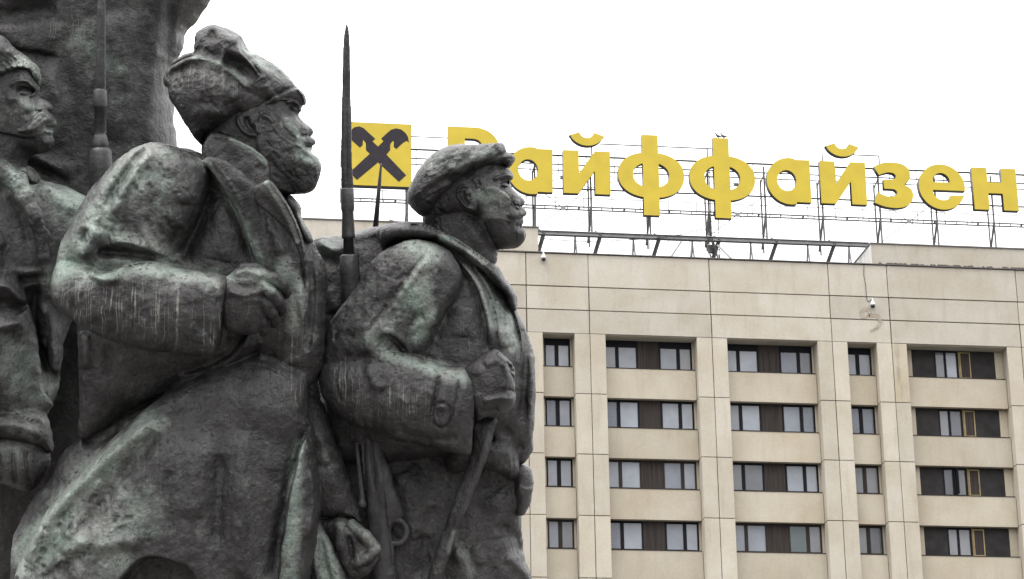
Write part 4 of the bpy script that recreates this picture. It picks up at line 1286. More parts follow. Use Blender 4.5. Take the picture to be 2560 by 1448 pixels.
cl.slab(B1((95, 420), (100, 392), (115, 365), (180, 322), (276, 300), (278, 260), (290, 150), (330, 120), (380, 88), (418, 70), (440, 74), (480, 90), (560, 115), (630, 155), (660, 205), (700, 280), (740, 300), (830, 345), (930, 405), (1000, 472), (1100, 590), (1138, 640), (1146, 680), (1125, 702), (1050, 680), (960, 690), (860, 745), (600, 760), (300, 700), (120, 520)), 25, 106, p=0.32, k=4, strokes=marks(B1((700, 330), (900, 430), (1100, 640), (900, 660), (300, 250), (440, 100)), 40, 45, 22, 2.2, 3.2, 16)+[
    ('e', B1((640, 160), (655, 300), (740, 400), (830, 520)), 10, 26),
    ('r', B1((540, 370), (640, 400), (760, 480), (800, 530)), -20, 15), ('r', B1((480, 200), (600, 320), (700, 400)), 7, 20), ('r', B1((300, 300), (400, 330), (520, 360)), -6, 16),
    ('r', B1((420, 90), (480, 150), (560, 190), (620, 260)), 6, 12), 
    ('r', B1((860, 560), (900, 640), (960, 660)), 6, 12), ('g', B1((846, 744), (856, 700), (950, 640), (1050, 590), (1105, 585), (1140, 630), (1150, 682), (1128, 706), (1050, 684), (960, 694), (900, 716)), 6, 3), ('s', B1((860, 690), (950, 632), (1050, 580), (1100, 575)), -5, 4), ('r', B1((760, 330), (900, 440), (1030, 540)), -4, 12),
    ('r', B1((120, 400), (200, 360), (280, 330)), 7, 7)])
cl.slab(B1((52, 500), (60, 462), (110, 428), (200, 372), (280, 345), (380, 345), (450, 362), (520, 392), (590, 430), (640, 472), (690, 530), (740, 562), (800, 576), (868, 560), (866, 640), (900, 700), (850, 742), (740, 772), (640, 802), (540, 870), (470, 906), (400, 930), (360, 990), (345, 1030), (290, 980), (262, 935), (225, 870), (160, 760), (96, 640), (92, 575), (62, 560), (48, 530)), 25, 126, p=0.25, k=3, strokes=marks(B1((90, 500), (280, 380), (500, 420), (800, 620), (640, 770), (360, 960), (160, 700)), 50, 75, 28, 2.0, 3.4, 15)+[
    ('r', B1((80, 480), (150, 430), (280, 372), (390, 370), (520, 420), (620, 490), (700, 570), (790, 605), (860, 590)), 6, 8),
    ('r', B1((90, 520), (230, 440), (380, 430), (520, 480)), -5, 12), ('r', B1((300, 780), (420, 800), (560, 770)), 5, 16),
    ('r', B1((480, 540), (570, 600), (620, 700)), 5, 26), ('e', B1((850, 742), (740, 772), (640, 802)), 3, 14), ('r', B1((110, 600), (200, 700), (280, 860)), 5, 18)])
cast('fur_hat', cl, Bf, 1.05, [('patina_highlight', B1((850, 400), (960, 500)), 16, 0.3), ('patina_highlight', B1((300, 350), (520, 400), (700, 540)), 9, 0.45), ('patina_highlight', B1((660, 230), (800, 400)), 12, 0.4), ('streak', B1((150, 500), (400, 470), (660, 620)), 30, 0.8)])
# collar
cl = Clay((-840, -420, -150), (-540, -160, 190), 2.8)
colB = B1((352, 1110), (353, 1020), (400, 932), (480, 932), (600, 972), (700, 1018), (790, 1082), (848, 1136), (864, 1200), (866, 1300), (880, 1420), (760, 1430), (660, 1330), (540, 1250), (430, 1170))
cl.slab(colB, 30, 88, p=0.3)
cl.slab(colB, -66, 26, p=0.14, k=4, tilt=(0.10, -0.12), strokes=[
    ('s', B1((400, 942), (600, 985), (790, 1095), (845, 1150)), 3.5, 4), ('r', B1((770, 1180), (830, 1230)), -5, 9), ('r', B1((500, 1050), (640, 1180)), -3, 20), ('r', B1((450, 1150), (600, 1240)), 3, 14)])
cast('collar', cl, Bf, 0.7, [('patina_highlight', B1((600, 980), (800, 1100), (846, 1160)), 8, 0.7)])
# coat: trunk, near arm, skirt
cl = Clay((-1260, -390, -290), (-440, 800, 190), 3)
trunk = PX((205, 1100), (203, 1000), (200, 830), (180, 700), (200, 560), (262, 440), (330, 392), (400, 372), (470, 372), (512, 388), (560, 400), (640, 446), (690, 470), (725, 490), (748, 520), (752, 560), (775, 590), (790, 625), (808, 655), (817, 700), (813, 740), (812, 800), (808, 900), (800, 935), (786, 956), (768, 962), (740, 946), (690, 922), (640, 906), (560, 915), (420, 980), (300, 1040))
cl.slab(trunk, 35, 142, p=0.36, k=5, strokes=marks(trunk, 50, 80, 34, 1.8, 4, 21)+[
    # seam and strap from the collar to the fist
    ('e', B4((930, 150), (1010, 230), (1100, 350), (1180, 500), (1240, 660), (1280, 780)), -13, 26),
    ('r', B4((960, 150), (1070, 260), (1160, 400), (1230, 560), (1310, 760)), 7, 11),
    ('e', B4((1230, 350), (1290, 540), (1330, 720), (1360, 830)), -5, 16),
    # lapel
    ('e', B4((1335, 272), (1430, 400), (1500, 520), (1540, 660), (1560, 820), (1575, 960)), -12, 22),
    ('r', B4((1300, 330), (1400, 480), (1480, 640), (1520, 760)), -12, 14), ('r', B4((1330, 560), (1390, 600), (1420, 720)), 7, 14),
    ('r', B4((1320, 680), (1350, 780)), 5, 8), ('r', B4((1600, 760), (1610, 1000), (1580, 1300)), -8, 8), ('r', B4((1540, 900), (1570, 1150)), 5, 12),
    # shade under the arm pit, folds of the breast
    ('r', B4((980, 330), (900, 560), (820, 740)), -34, 32), ('r', B4((1080, 380), (1120, 600), (1100, 760)), 8, 40),
    ('r', B4((900, 1330), (1100, 1290), (1300, 1200)), 6, 22), ('r', B4((1080, 1390), (1180, 1330), (1250, 1230)), 11, 9), ('r', B4((1150, 1430), (1230, 1360), (1310, 1250)), -8, 9), ('r', B4((1260, 1190), (1140, 1330), (960, 1420), (820, 1450)), 10, 9),
    ('r', B4((260, 1180), (270, 1400)), 12, 20), ('r', B4((400, 1250), (405, 1450)), -7, 12), ('r', B4((1400, 1380), (1560, 1330), (1640, 1200)), 6, 14)])
# skirt of the coat
skirt = PX((-160, 1760), (-60, 1560), (0, 1430), (23, 1365), (57, 1297), (95, 1233), (128, 1196), (151, 1142), (204, 1097), (284, 1051), (378, 995), (480, 958), (560, 953), (643, 972), (719, 1006), (764, 1042), (778, 1065), (786, 1100), (792, 1160), (800, 1225), (802, 1262), (795, 1305), (787, 1370), (778, 1448), (770, 1600), (765, 1760))
cl.slab(skirt, 70, 130, p=0.40, k=6, strokes=[('r', B7((400, 700), (500, 800), (300, 1000)), 8, 24), ('r', B7((560, 560), (700, 520), (820, 440)), -8, 12)])
front = PX((765, 1780), (-60, 1780), (42, 1448), (60, 1396), (106, 1320), (129, 1275), (163, 1237), (212, 1176), (295, 1089), (329, 1059), (362, 1026), (410, 992), (480, 966), (560, 957), (643, 975), (719, 1008), (764, 1042), (778, 1065), (786, 1100), (792, 1160), (800, 1225), (802, 1262), (795, 1305), (787, 1370), (778, 1448), (770, 1600))
cl.slab(front, 0, 186, p=0.30, k=4, strokes=marks([q for q in front if q[1] < 1500], 90, 75, 38, 2.0, 4, 22)+marks(B7((100, 1448), (400, 1000), (800, 700), (1000, 900), (700, 1448)), 70, 120, 22, 4.5, 4.5, 23)+[
    ('r', B7((230, 1300), (400, 1000), (600, 780), (800, 590), (1000, 430), (1100, 365)), 15, 24),
    ('r', B7((600, 1150), (820, 800), (980, 600), (1080, 450)), -13, 20),
    ('r', B7((1100, 360), (1250, 290), (1500, 280), (1800, 330)), -7, 12),
    ('e', B7((2052, 425), (2010, 540), (1975, 700), (1935, 880), (1905, 1080), (1880, 1250), (1865, 1448)), -22, 60),
    ('r', B7((1960, 640), (1925, 800), (1870, 1080), (1830, 1400)), -14, 13),
    ('r', B7((1850, 700), (1800, 1000), (1770, 1300)), -8, 22), ('r', B7((1650, 450), (1640, 900), (1650, 1400)), 13, 24), ('r', B7((1500, 600), (1480, 1200)), -11, 18), ('r', B7((1400, 520), (1380, 1000)), 8, 16),
    ('r', B7((1300, 500), (1330, 800), (1280, 1000)), 6, 26), ('r', B7((1180, 700), (1160, 900), (1200, 1100)), -6, 16),
    ('g', B7((1400, 1700), (1330, 1360), (1180, 1280), (1060, 1262), (980, 1290), (900, 1370), (780, 1560), (760, 1700)), -75, 3.5),
    ('r', B7((700, 1200), (900, 1150), (1000, 1180)), 8, 18), ('r', B7((500, 1250), (600, 1150), (700, 1050)), 8, 16), ('r', B7((350, 1400), (500, 1330), (620, 1240)), -6, 12), ('r', B7((2080, 700), (2100, 900), (2060, 1150)), 7, 12)])
# belt
cl.slab(PX((400, 1010), (480, 938), (560, 892), (645, 886), (700, 901), (753, 930), (768, 945), (771, 990), (768, 1044), (762, 1120), (600, 1150), (440, 1110)), 15, 152, p=0.40, k=20, strokes=[('e', PX((645, 912), (700, 930), (752, 956)), 3, 20)])
# near arm: upper arm and forearm
cl.slab(B4((640, 42), (740, 56), (850, 92), (935, 150), (965, 250), (945, 380), (900, 500), (830, 640), (770, 770), (600, 900), (300, 960), (60, 960), (25, 910), (45, 800), (80, 660), (150, 520), (240, 365), (300, 290), (400, 172), (480, 100), (560, 58)), -78, 112, p=0.42, k=26, strokes=marks(B4((600, 90), (900, 250), (760, 640), (150, 740), (300, 350)), 70, 70, 34, 3.2, 4, 24)+[
    ('r', B4((600, 80), (520, 200), (440, 330), (390, 440)), -11, 10), ('r', B4((660, 90), (560, 240), (470, 400), (430, 520)), 9, 14),
    ('r', B4((340, 712), (440, 706), (560, 716), (680, 738)), -20, 13), ('e', B4((760, 735), (640, 690), (520, 650), (420, 660)), 8, 26), ('r', B4((340, 560), (300, 650), (240, 740)), 9, 16), ('r', B4((270, 560), (250, 650)), -8, 9),
    ('r', B4((830, 560), (780, 640), (770, 740)), -8, 13), ('r', B4((440, 540), (520, 600), (620, 640)), -6, 16), ('r', B4((780, 150), (860, 260), (870, 420)), 6, 30)])
cl.slab(B4((60, 760), (220, 770), (320, 800), (440, 790), (620, 756), (760, 780), (920, 810), (1082, 846), (1088, 900), (1084, 970), (1062, 1070), (1038, 1200), (1002, 1335), (940, 1346), (820, 1312), (600, 1292), (400, 1242), (250, 1172), (120, 1092), (35, 1010), (22, 920), (40, 820)), -140, 100, p=0.42, k=6, tilt=(-0.05, 0), strokes=marks(B4((100, 850), (1040, 880), (960, 1280), (200, 1080)), 60, 85, 36, 2.4, 4, 25)+[
    ('e', B4((300, 850), (400, 830), (500, 785), (610, 758), (700, 775)), 10, 24), ('r', B4((300, 815), (400, 795), (480, 765)), -16, 9),
    ('r', B4((280, 820), (360, 870), (470, 860)), 8, 11), ('r', B4((480, 900), (600, 840), (740, 840)), 4, 22),
    ('e', B4((1085, 850), (1082, 980), (1040, 1200), (1000, 1330)), 4, 30), ('r', B4((900, 1000), (960, 1200)), -4, 20), ('r', B4((200, 900), (260, 1000), (300, 1120)), 6, 24)])
cl.slab(B4((958, 128), (1000, 126), (1060, 140), (1140, 190), (1210, 250), (1262, 305), (1290, 400), (1320, 540), (1350, 700), (1370, 840), (1300, 850), (1260, 760), (1215, 620), (1160, 480), (1080, 340), (1000, 230), (940, 160)), -84, 44, p=0.22, k=3, tilt=(-0.12, 0.05), gain=1.0, strokes=[
    ('e', B4((1000, 150), (1120, 300), (1230, 520), (1310, 780)), 4, 20), ('r', B4((1130, 260), (1220, 420), (1290, 640)), -3, 12)])
cast('coat', cl, Bf, 0.95, [
    ('patina_highlight', B4((600, 60), (500, 300), (300, 560), (200, 760)), 46, 0.5), ('patina_highlight', B4((420, 560), (620, 640), (780, 720)), 24, 0.6), ('patina_highlight', B4((100, 700), (120, 860)), 40, 0.4),
    ('patina_highlight', B4((960, 150), (1100, 340), (1220, 560), (1300, 760)), 13, 0.7), ('patina_highlight', B4((330, 850), (600, 790), (1060, 880)), 26, 0.5), ('patina_highlight', B4((1440, 800), (1540, 900), (1500, 1150)), 22, 0.6),
    ('patina_highlight', B4((700, 200), (750, 450)), 70, 0.25), ('patina_highlight', B4((1340, 290), (1480, 480), (1545, 700)), 5, 0.8),
    ('patina_highlight', B7((150, 1300), (400, 1020), (620, 760), (860, 560), (1050, 400)), 36, 0.75), ('patina_highlight', B7((800, 880), (980, 950), (560, 1150), (300, 1300)), 60, 0.4), ('patina_highlight', B7((2010, 560), (1980, 800), (1960, 1150), (1930, 1440)), 22, 0.6),
    ('patina_highlight', B7((700, 1350), (900, 1300)), 40, 0.35),
    ('streak', B4((80, 960), (400, 1000), (700, 1060), (1000, 1120)), 62, 1.6), ('streak', B7((1900, 100), (2000, 200)), 30, 0.8), ('streak', B4((1480, 1000), (1500, 1300)), 34, 0.9), ('streak', B7((1040, 500), (1080, 800)), 18, 0.6)])
cl = Clay((-560, 540, -60), (-320, 800, 110), 3)
cl.slab(PX((760, 1270), (796, 1298), (806, 1316), (822, 1345), (845, 1390), (870, 1450), (925, 1600), (935, 1780), (720, 1780), (740, 1400)), 22, 52, p=0.38, strokes=[
    ('r', PX((800, 1340), (815, 1400), (830, 1460)), -5, 7), ('r', PX((780, 1320), (790, 1400), (800, 1480)), 5, 10), ('s', PX((806, 1390), (818, 1430)), -5, 3)])
cast('coat_tail', cl, Bf, 0.9, [('patina_highlight', PX((800, 1350), (820, 1420), (835, 1470)), 24, 0.8)])
# lapel as a sheet standing off the breast
cl = Clay((-790, -290, -220), (-440, 60, 60), 3)
cl.slab(B4((1252, 318), (1290, 290), (1338, 268), (1375, 302), (1430, 396), (1490, 515), (1530, 640), (1552, 760), (1562, 890), (1540, 800), (1505, 690), (1450, 590), (1370, 500), (1300, 440), (1262, 390)), -118, 15, p=0.2, k=3, tilt=(0.30, 0.08), strokes=[('s', B4((1338, 272), (1430, 400), (1490, 520), (1530, 640), (1552, 780)), 5, 4), ('r', B4((1290, 360), (1400, 500), (1500, 640)), -6, 10)])
cl.slab(B4((1450, 356), (1480, 368), (1512, 400), (1524, 440), (1520, 480), (1580, 590), (1590, 640), (1560, 640), (1500, 500), (1450, 420)), 0, 60, p=0.4, k=4)
cast('lapel', cl, Bf, 0.6, [('patina_highlight', B4((1338, 272), (1430, 400), (1490, 520), (1530, 640)), 6, 0.9)])
# near fist
cl = Clay((-730, -70, -240), (-530, 150, -20), 2)
cl.slab(B4((1040, 860), (1085, 846), (1130, 810), (1200, 792), (1300, 808), (1345, 850), (1352, 920), (1330, 980), (1318, 1050), (1310, 1110), (1262, 1190), (1180, 1196), (1090, 1180), (1050, 1120), (1030, 1000)), -140, 54, p=0.42, k=8, tilt=(0.1, 0), strokes=[
    ('r', B4((1090, 860), (1200, 920), (1310, 900)), -4, 14), ('r', B4((1130, 830), (1220, 815), (1320, 850)), 5, 10), ('r', B4((1100, 930), (1200, 960), (1320, 920)), 6, 9), ('r', B4((1180, 1000), (1260, 990), (1310, 1000)), 3, 7)])
for (pts, r) in (([((1290, 835), -160), ((1355, 862), -166), ((1408, 892), -150), ((1440, 938), -128), ((1440, 962), -108)], [15, 16, 14, 12, 9]),
                 ([((1300, 905), -166), ((1345, 950), -172), ((1385, 1000), -158), ((1412, 1042), -136), ((1405, 1068), -116)], [15, 16, 14, 12, 9]),
                 ([((1285, 975), -160), ((1320, 1020), -166), ((1350, 1068), -154), ((1372, 1112), -136), ((1362, 1140), -116)], [14, 15, 14, 12, 9]),
                 ([((1250, 1030), -150), ((1272, 1075), -156), ((1296, 1120), -148), ((1308, 1165), -132), ((1298, 1192), -116)], [13, 14, 13, 11, 9])):
    cl.rope([(B4(p)[0], z) for p, z in pts], r, 3)
cl.rope([(B4((1180, 800))[0], -120), (B4((1260, 800))[0], -112), (B4((1330, 830))[0], -104)], [14, 15, 12], 6)
cast('hand', cl, Bf, 0.35, [('patina_highlight', B4((1120, 850), (1300, 840), (1400, 900)), 20, 0.55), ('streak', B4((1150, 1000), (1250, 1030)), 26, 0.8)], 1)
# far arm swinging down, and its fist
cl = Clay((-560, 220, -40), (-320, 640, 200), 3.4)
cl.slab(C8((-80, 0), (60, 60), (130, 230), (180, 400), (230, 500), (292, 682), (345, 880), (372, 950), (396, 1025), (340, 1010), (250, 980), (150, 965), (40, 960), (-60, 900), (-120, 400)), 78, 62, p=0.46, strokes=[
    ('r', C8((60, 300), (140, 500), (220, 760)), 5, 16), ('r', C8((250, 920), (320, 950), (385, 1010)), 5, 6), ('r', C8((20, 560), (150, 560), (220, 560)), -3, 9), ('r', C8((180, 940), (260, 950), (340, 985)), -5, 5)])
cast('sleeve', cl, Bf, 0.9, [('patina_highlight', C8((100, 500), (130, 600)), 20, 0.3)])
cl = Clay((-520, 530, -20), (-310, 830, 170), 2.4)
cl.slab(C8((40, 1010), (110, 985), (200, 968), (290, 985), (350, 1020), (405, 1068), (460, 1122), (508, 1178), (516, 1210), (510, 1280), (462, 1340), (400, 1400), (335, 1446), (280, 1462), (240, 1400), (200, 1280), (120, 1150)), 66, 54, p=0.44, k=4, strokes=[
    ('r', C8((280, 1100), (310, 1180), (320, 1300)), -8, 7)])
for pts, r in (([((215, 1050), 34), ((232, 1190), 18), ((262, 1320), 22), ((296, 1415), 34)], [17, 17, 14, 10]), ([((310, 1030), 34), ((410, 1120), 22), ((488, 1205), 32)], [16, 18, 15]),
               ([((490, 1215), 32), ((430, 1285), 16), ((350, 1330), 26)], [15, 16, 12]), ([((488, 1295), 46), ((410, 1370), 30), ((335, 1420), 38)], [13, 15, 12])):
    cl.rope([(C8(p)[0], z) for p, z in pts], r, 5)
cast('hand', cl, Bf, 0.5, [('patina_highlight', C8((250, 1020), (400, 1100), (500, 1200)), 20, 0.5), ('patina_highlight', C8((380, 1300),), 18, 0.5)], 1)

# ------------------------------------------------------------------ soldier C with the flat cap
Cf = figure('bronze_statue', 'bronze soldier in a flat cap with a moustache, rightmost of the group, gripping his sling', 'statue', 1060, BOTTOM, 150, GR)
cl = Clay((-260, -330, 50), (60, -30, 280), 1.35)
hc = C2((250, 1200), (248, 940), (248, 868), (262, 700), (330, 480), (600, 300), (1000, 230), (1120, 290), (1147, 332), (1178, 368), (1200, 402), (1207, 432), (1200, 462), (1178, 474), (1168, 490), (1176, 515), (1196, 556), (1245, 608), (1305, 658), (1328, 688), (1328, 718), (1303, 746), (1268, 744), (1292, 758), (1328, 788), (1345, 822), (1335, 846), (1312, 860), (1308, 880), (1316, 900), (1310, 932), (1292, 960), (1300, 978), (1330, 1004), (1341, 1042), (1334, 1092), (1304, 1146), (1252, 1188), (1180, 1201), (1095, 1208), (1040, 1205), (985, 1140), (925, 1050), (880, 980), (850, 910), (780, 860), (600, 840), (420, 880))
cl.slab(hc, 165, 78, p=0.42, k=6, gain=1.0, strokes=marks(C2((300, 700), (560, 620), (500, 800), (300, 830)), 12, 70, 18, 3, 2.4, 12)+[
    ('r', C2((1000, 478), (1070, 445), (1140, 428), (1200, 440)), 8, 5), ('r', C2((1060, 505), (1110, 492), (1165, 500)), -9, 6), ('g', C2((1080, 522), (1110, 503), (1145, 512), (1142, 545), (1105, 552)), 6, 2),
    ('s', C2((1062, 520), (1105, 496), (1152, 506)), -5, 1.5), ('r', C2((1066, 508), (1108, 486), (1155, 496)), 3, 1.6), ('s', C2((1080, 545), (1112, 560), (1145, 550)), -4, 1.5),
    ('e', C2((1200, 745), (1172, 665), (1118, 605), (1062, 560)), -10, 14),
    ('r', C2((900, 580), (1010, 575), (1100, 625), (1150, 690)), 7, 12),
    ('g', C2((1208, 706), (1240, 686), (1272, 700), (1270, 738), (1222, 738)), 7, 2.2), ('s', C2((1215, 742), (1270, 748)), -5, 2),
    ('r', C2((950, 745), (1060, 750)), -6, 10), ('r', C2((1180, 740), (1225, 775), (1265, 800)), -4, 3),
    ('g', C2((1190, 775), (1240, 752), (1272, 790), (1272, 850), (1240, 885), (1180, 880), (1150, 850)), 6, 3), ('g', C2((1275, 765), (1310, 768), (1344, 815), (1320, 850), (1280, 850)), 7, 3),
    ('g', C2((880, 800), (920, 870), (960, 900), (1050, 898), (1130, 870), (1150, 830), (1000, 790)), 3, 5),
    ('r', C2((1235, 895), (1290, 866), (1312, 868)), -7, 2.6), ('r', C2((1225, 965), (1292, 968)), -6, 5), ('r', C2((1240, 1050), (1330, 1045)), 5, 12),
    ('e', C2((860, 880), (960, 905), (1080, 905), (1180, 940)), -8, 40),
    ('r', C2((640, 400), (850, 420), (1000, 330)), -4, 10), ('r', C2((845, 480), (885, 530), (872, 590)), 5, 4), ('r', C2((775, 470), (825, 520), (835, 570)), 5, 4), ('s', C2((810, 480), (855, 540), (850, 590)), -4, 2.5)])
# neck
cl.slab(C2((250, 1500), (246, 930), (250, 850), (330, 700), (600, 600), (900, 800), (1040, 1100), (1042, 1235), (1035, 1290), (1028, 1340), (1005, 1380), (1000, 1500)), 175, 54, p=0.45, k=7, strokes=marks(C2((270, 780), (420, 720), (450, 940), (280, 930)), 16, 70, 22, 4, 2.4, 13)+[
    ('s', C2((400, 760), (430, 900), (440, 960)), -4, 3), ('s', C2((300, 800), (360, 900), (400, 960)), -4, 3), ('r', C2((640, 800), (760, 1000), (900, 1200)), 5, 18), ('r', C2((900, 1000), (960, 1150), (1000, 1300)), -4, 12)])
# ear
cl.slab(C2((600, 600), (612, 560), (650, 528), (700, 530), (745, 560), (790, 620), (820, 700), (815, 780), (780, 796), (730, 780), (660, 715), (615, 650)), 98, 14, p=0.35, k=3, tilt=(-0.25, 0), strokes=[
    ('r', C2((650, 590), (680, 670), (740, 740)), -7, 7), ('r', C2((735, 555), (680, 530), (625, 560), (612, 620), (660, 705), (730, 768), (790, 785)), 4.5, 4.5), ('r', C2((700, 580), (720, 660), (760, 690)), 5, 5), ('r', C2((720, 620), (750, 700)), -6, 5)])
cast('head', cl, Cf, 0.2, [('patina_highlight', C2((860, 600), (1080, 640)), 24, 0.5), ('patina_highlight', C2((900, 840), (1100, 860)), 12, 0.55), ('patina_highlight', C2((1220, 800), (1300, 800)), 8, 0.5)], 1)
cl = Clay((-275, -375, 30), (45, -130, 300), 2.2)
cl.slab(C2((82, 690), (86, 600), (110, 530), (150, 440), (200, 360), (270, 272), (320, 225), (380, 182), (450, 140), (520, 116), (640, 96), (780, 94), (900, 76), (1010, 60), (1070, 70), (1108, 108), (1122, 160), (1135, 190), (1130, 250), (1060, 300), (980, 322), (870, 362), (760, 430), (690, 480), (600, 530), (500, 596), (430, 660), (392, 740), (330, 830), (262, 862), (190, 836), (130, 772), (96, 730)), 165, 106, p=0.40, k=5, strokes=marks(C2((150, 650), (400, 250), (1000, 120), (1000, 240), (500, 480), (250, 780)), 50, -30, 20, 1.8, 3, 14)+[
    ('r', C2((120, 690), (300, 560), (500, 440), (700, 330), (900, 250), (1080, 190)), 4, 12), ('r', C2((250, 640), (450, 500), (600, 440), (800, 350)), -5, 9),
    ('r', C2((300, 720), (400, 600), (560, 520)), 5, 10), ('r', C2((360, 270), (560, 200), (800, 170)), 4, 16), ('r', C2((1000, 90), (1060, 140), (1090, 200)), 5, 10), ('r', C2((500, 300), (640, 260), (760, 290)), -3, 14)])
cl.slab(C2((860, 350), (880, 290), (1000, 225), (1090, 195), (1135, 186), (1190, 196), (1222, 220), (1229, 242), (1215, 272), (1188, 305), (1148, 341), (1118, 310), (1080, 300), (960, 330)), 165, 74, p=0.30, k=5, gain=0.6, strokes=[
    ('e', C2((1230, 262), (1150, 262), (1040, 300), (900, 350)), -6, 16), ('r', C2((900, 300), (1050, 240), (1190, 215)), 2, 6)])
cast('flat_cap', cl, Cf, 0.9, [('patina_highlight', C2((300, 300), (600, 180), (1000, 120)), 16, 0.3), ('patina_highlight', C2((560, 300), (640, 330)), 16, 0.3)])
# hunched cloak and collar behind the near shoulder
cl = Clay((-540, -190, -80), (60, 800, 360), 3.2)
mass = PX((760, 640), (775, 605), (800, 594), (856, 588), (905, 576), (940, 568), (972, 560), (1005, 557), (1060, 561), (1110, 580), (1160, 612), (1200, 640), (1262, 700), (1262, 760), (1200, 1000), (900, 1100), (780, 1000), (765, 800))
cl.slab(mass, 250, 125, p=0.42, k=8, strokes=[('r', C5((40, 150), (150, 200), (250, 160)), 8, 14), ('r', C5((0, 300), (100, 260), (160, 300)), -10, 16), ('e', C5((380, 110), (420, 200), (480, 300)), -4, 20), ('r', C5((240, 130), (400, 90)), 5, 14), ('r', C5((100, 420), (150, 560)), 8, 18)])
# trunk
trunkC = PX((800, 1100), (830, 850), (900, 720), (985, 660), (1080, 640), (1160, 650), (1230, 680), (1278, 735), (1290, 775), (1306, 805), (1322, 840), (1334, 890), (1338, 950), (1337, 1010), (1333, 1090), (1331, 1128), (1314, 1150), (1302, 1160), (1280, 1150), (1240, 1120), (1100, 1140), (900, 1160))
cl.slab(trunkC, 175, 140, p=0.42, k=10, strokes=marks(trunkC, 45, 75, 28, 2, 4, 28)+[
    ('e', C5((830, 250), (950, 400), (1010, 600), (1035, 780)), -12, 16), ('r', C5((860, 245), (970, 390), (1035, 580), (1062, 780)), 10, 11), ('e', C5((900, 250), (1010, 400), (1070, 580), (1090, 780)), -7, 12),
    ('r', C5((780, 420), (740, 560), (640, 760)), -26, 24), ('r', C5((900, 520), (880, 700)), 6, 26),
    ('e', C5((1010, 340), (1110, 430), (1170, 560), (1210, 700), (1225, 850)), -7, 18), ('r', C5((1240, 660), (1240, 900), (1215, 1200)), -9, 12), ('r', C5((1270, 800), (1280, 1000), (1265, 1300)), 5, 9),
    ('r', C5((1120, 650), (1150, 760)), 5, 16), ('r', C5((1110, 1220), (1180, 1300), (1230, 1360)), -8, 14), ('r', C5((1060, 1300), (1200, 1290)), 6, 16)])
# lower coat
low = PX((780, 1760), (800, 1300), (850, 1110), (960, 1080), (1200, 1090), (1280, 1130), (1296, 1150), (1294, 1200), (1300, 1235), (1302, 1270), (1300, 1305), (1306, 1350), (1310, 1400), (1327, 1448), (1350, 1560), (1390, 1760))
cl.slab(low, 225, 125, p=0.36, k=8, strokes=marks([q for q in low if q[1] < 1500], 60, 75, 34, 2.2, 4, 29)+[
    ('r', C8((1330, 560), (1480, 620), (1570, 700), (1600, 900)), 10, 16), ('r', C8((1400, 760), (1480, 900), (1500, 1100)), 8, 40), ('r', C8((1430, 1000), (1560, 1100), (1610, 1250)), -11, 16),
    ('r', C8((700, 600), (800, 800), (860, 1100)), 7, 34), ('r', C8((950, 850), (900, 1100), (850, 1400)), -8, 20), ('r', C8((1100, 1200), (1200, 1300), (1210, 1448)), 8, 16), ('r', C8((1260, 1150), (1320, 1300)), 5, 14),
    ('r', C8((1500, 1230), (1640, 1360), (1700, 1448)), 8, 14)])
cl.slab(PX((700, 860), (850, 880), (900, 1100), (920, 1760), (690, 1760), (680, 1200)), 285, 60, p=0.3)  # unseen filler body added to keep the gap between figures dark
cl.slab(PX((1120, 1090), (1200, 1080), (1262, 1088), (1290, 1105), (1296, 1160), (1297, 1208), (1280, 1196), (1240, 1175), (1195, 1165), (1120, 1180)), 190, 122, p=0.3, k=10, strokes=[('e', PX((1275, 1110), (1280, 1200)), 3, 20)])
# near arm
cl.slab(C5((420, 206), (520, 156), (620, 145), (700, 160), (800, 208), (850, 280), (872, 360), (850, 460), (780, 560), (720, 700), (660, 840), (500, 940), (300, 1000), (90, 1000), (50, 900), (76, 760), (88, 650), (150, 560), (232, 455), (290, 368), (345, 275)), 68, 98, p=0.44, k=28, strokes=marks(C5((420, 230), (800, 240), (620, 740), (120, 860), (150, 600)), 70, 115, 28, 3.2, 4, 26)+[
    ('s', C5((690, 210), (600, 310), (520, 420), (400, 590), (340, 680)), -7, 4.5), ('r', C5((700, 230), (560, 420), (460, 590)), 6, 12), ('r', C5((800, 240), (840, 380), (760, 520), (680, 660)), 5, 14),
    ('r', C5((410, 770), (450, 705), (500, 730), (550, 790)), -10, 9), ('e', C5((590, 815), (540, 740), (480, 690), (420, 680)), 7, 16), ('r', C5((600, 600), (660, 580)), -6, 10), ('r', C5((330, 620), (330, 800)), 6, 16)])
cl.slab(C5((60, 880), (200, 830), (350, 800), (430, 785), (560, 800), (700, 850), (800, 875), (910, 886), (948, 950), (954, 1050), (948, 1160), (932, 1290), (924, 1398), (860, 1388), (750, 1362), (600, 1332), (400, 1282), (230, 1212), (120, 1125), (40, 1020)), 26, 88, p=0.42, k=5, tilt=(-0.05, 0), strokes=marks(C5((100, 900), (900, 920), (880, 1340), (200, 1160)), 50, 85, 30, 2.4, 4, 27)+[
    ('e', C5((400, 850), (410, 800), (520, 790), (640, 830)), 7, 22), ('e', C5((932, 890), (955, 1040), (935, 1250), (925, 1390)), 5, 40),
    ('s', C5((745, 930), (735, 1000), (715, 1100), (705, 1170)), -9, 3.5), ('s', C5((860, 950), (850, 1060), (820, 1170)), -6, 3), ('r', C5((790, 930), (775, 1050), (765, 1130)), 4, 12),
    ('g', C5((712, 1130), (735, 1095), (775, 1090), (805, 1120), (808, 1170), (790, 1205), (755, 1215), (722, 1195)), 6, 2), ('s', C5((708, 1130), (735, 1088), (778, 1084), (812, 1120), (814, 1172), (792, 1212), (755, 1222), (716, 1198), (706, 1150)), -6, 2.2), ('r', C5((330, 860), (370, 960), (420, 1010)), 5, 12), ('r', C5((500, 1250), (700, 1290), (900, 1300)), -4, 12)])
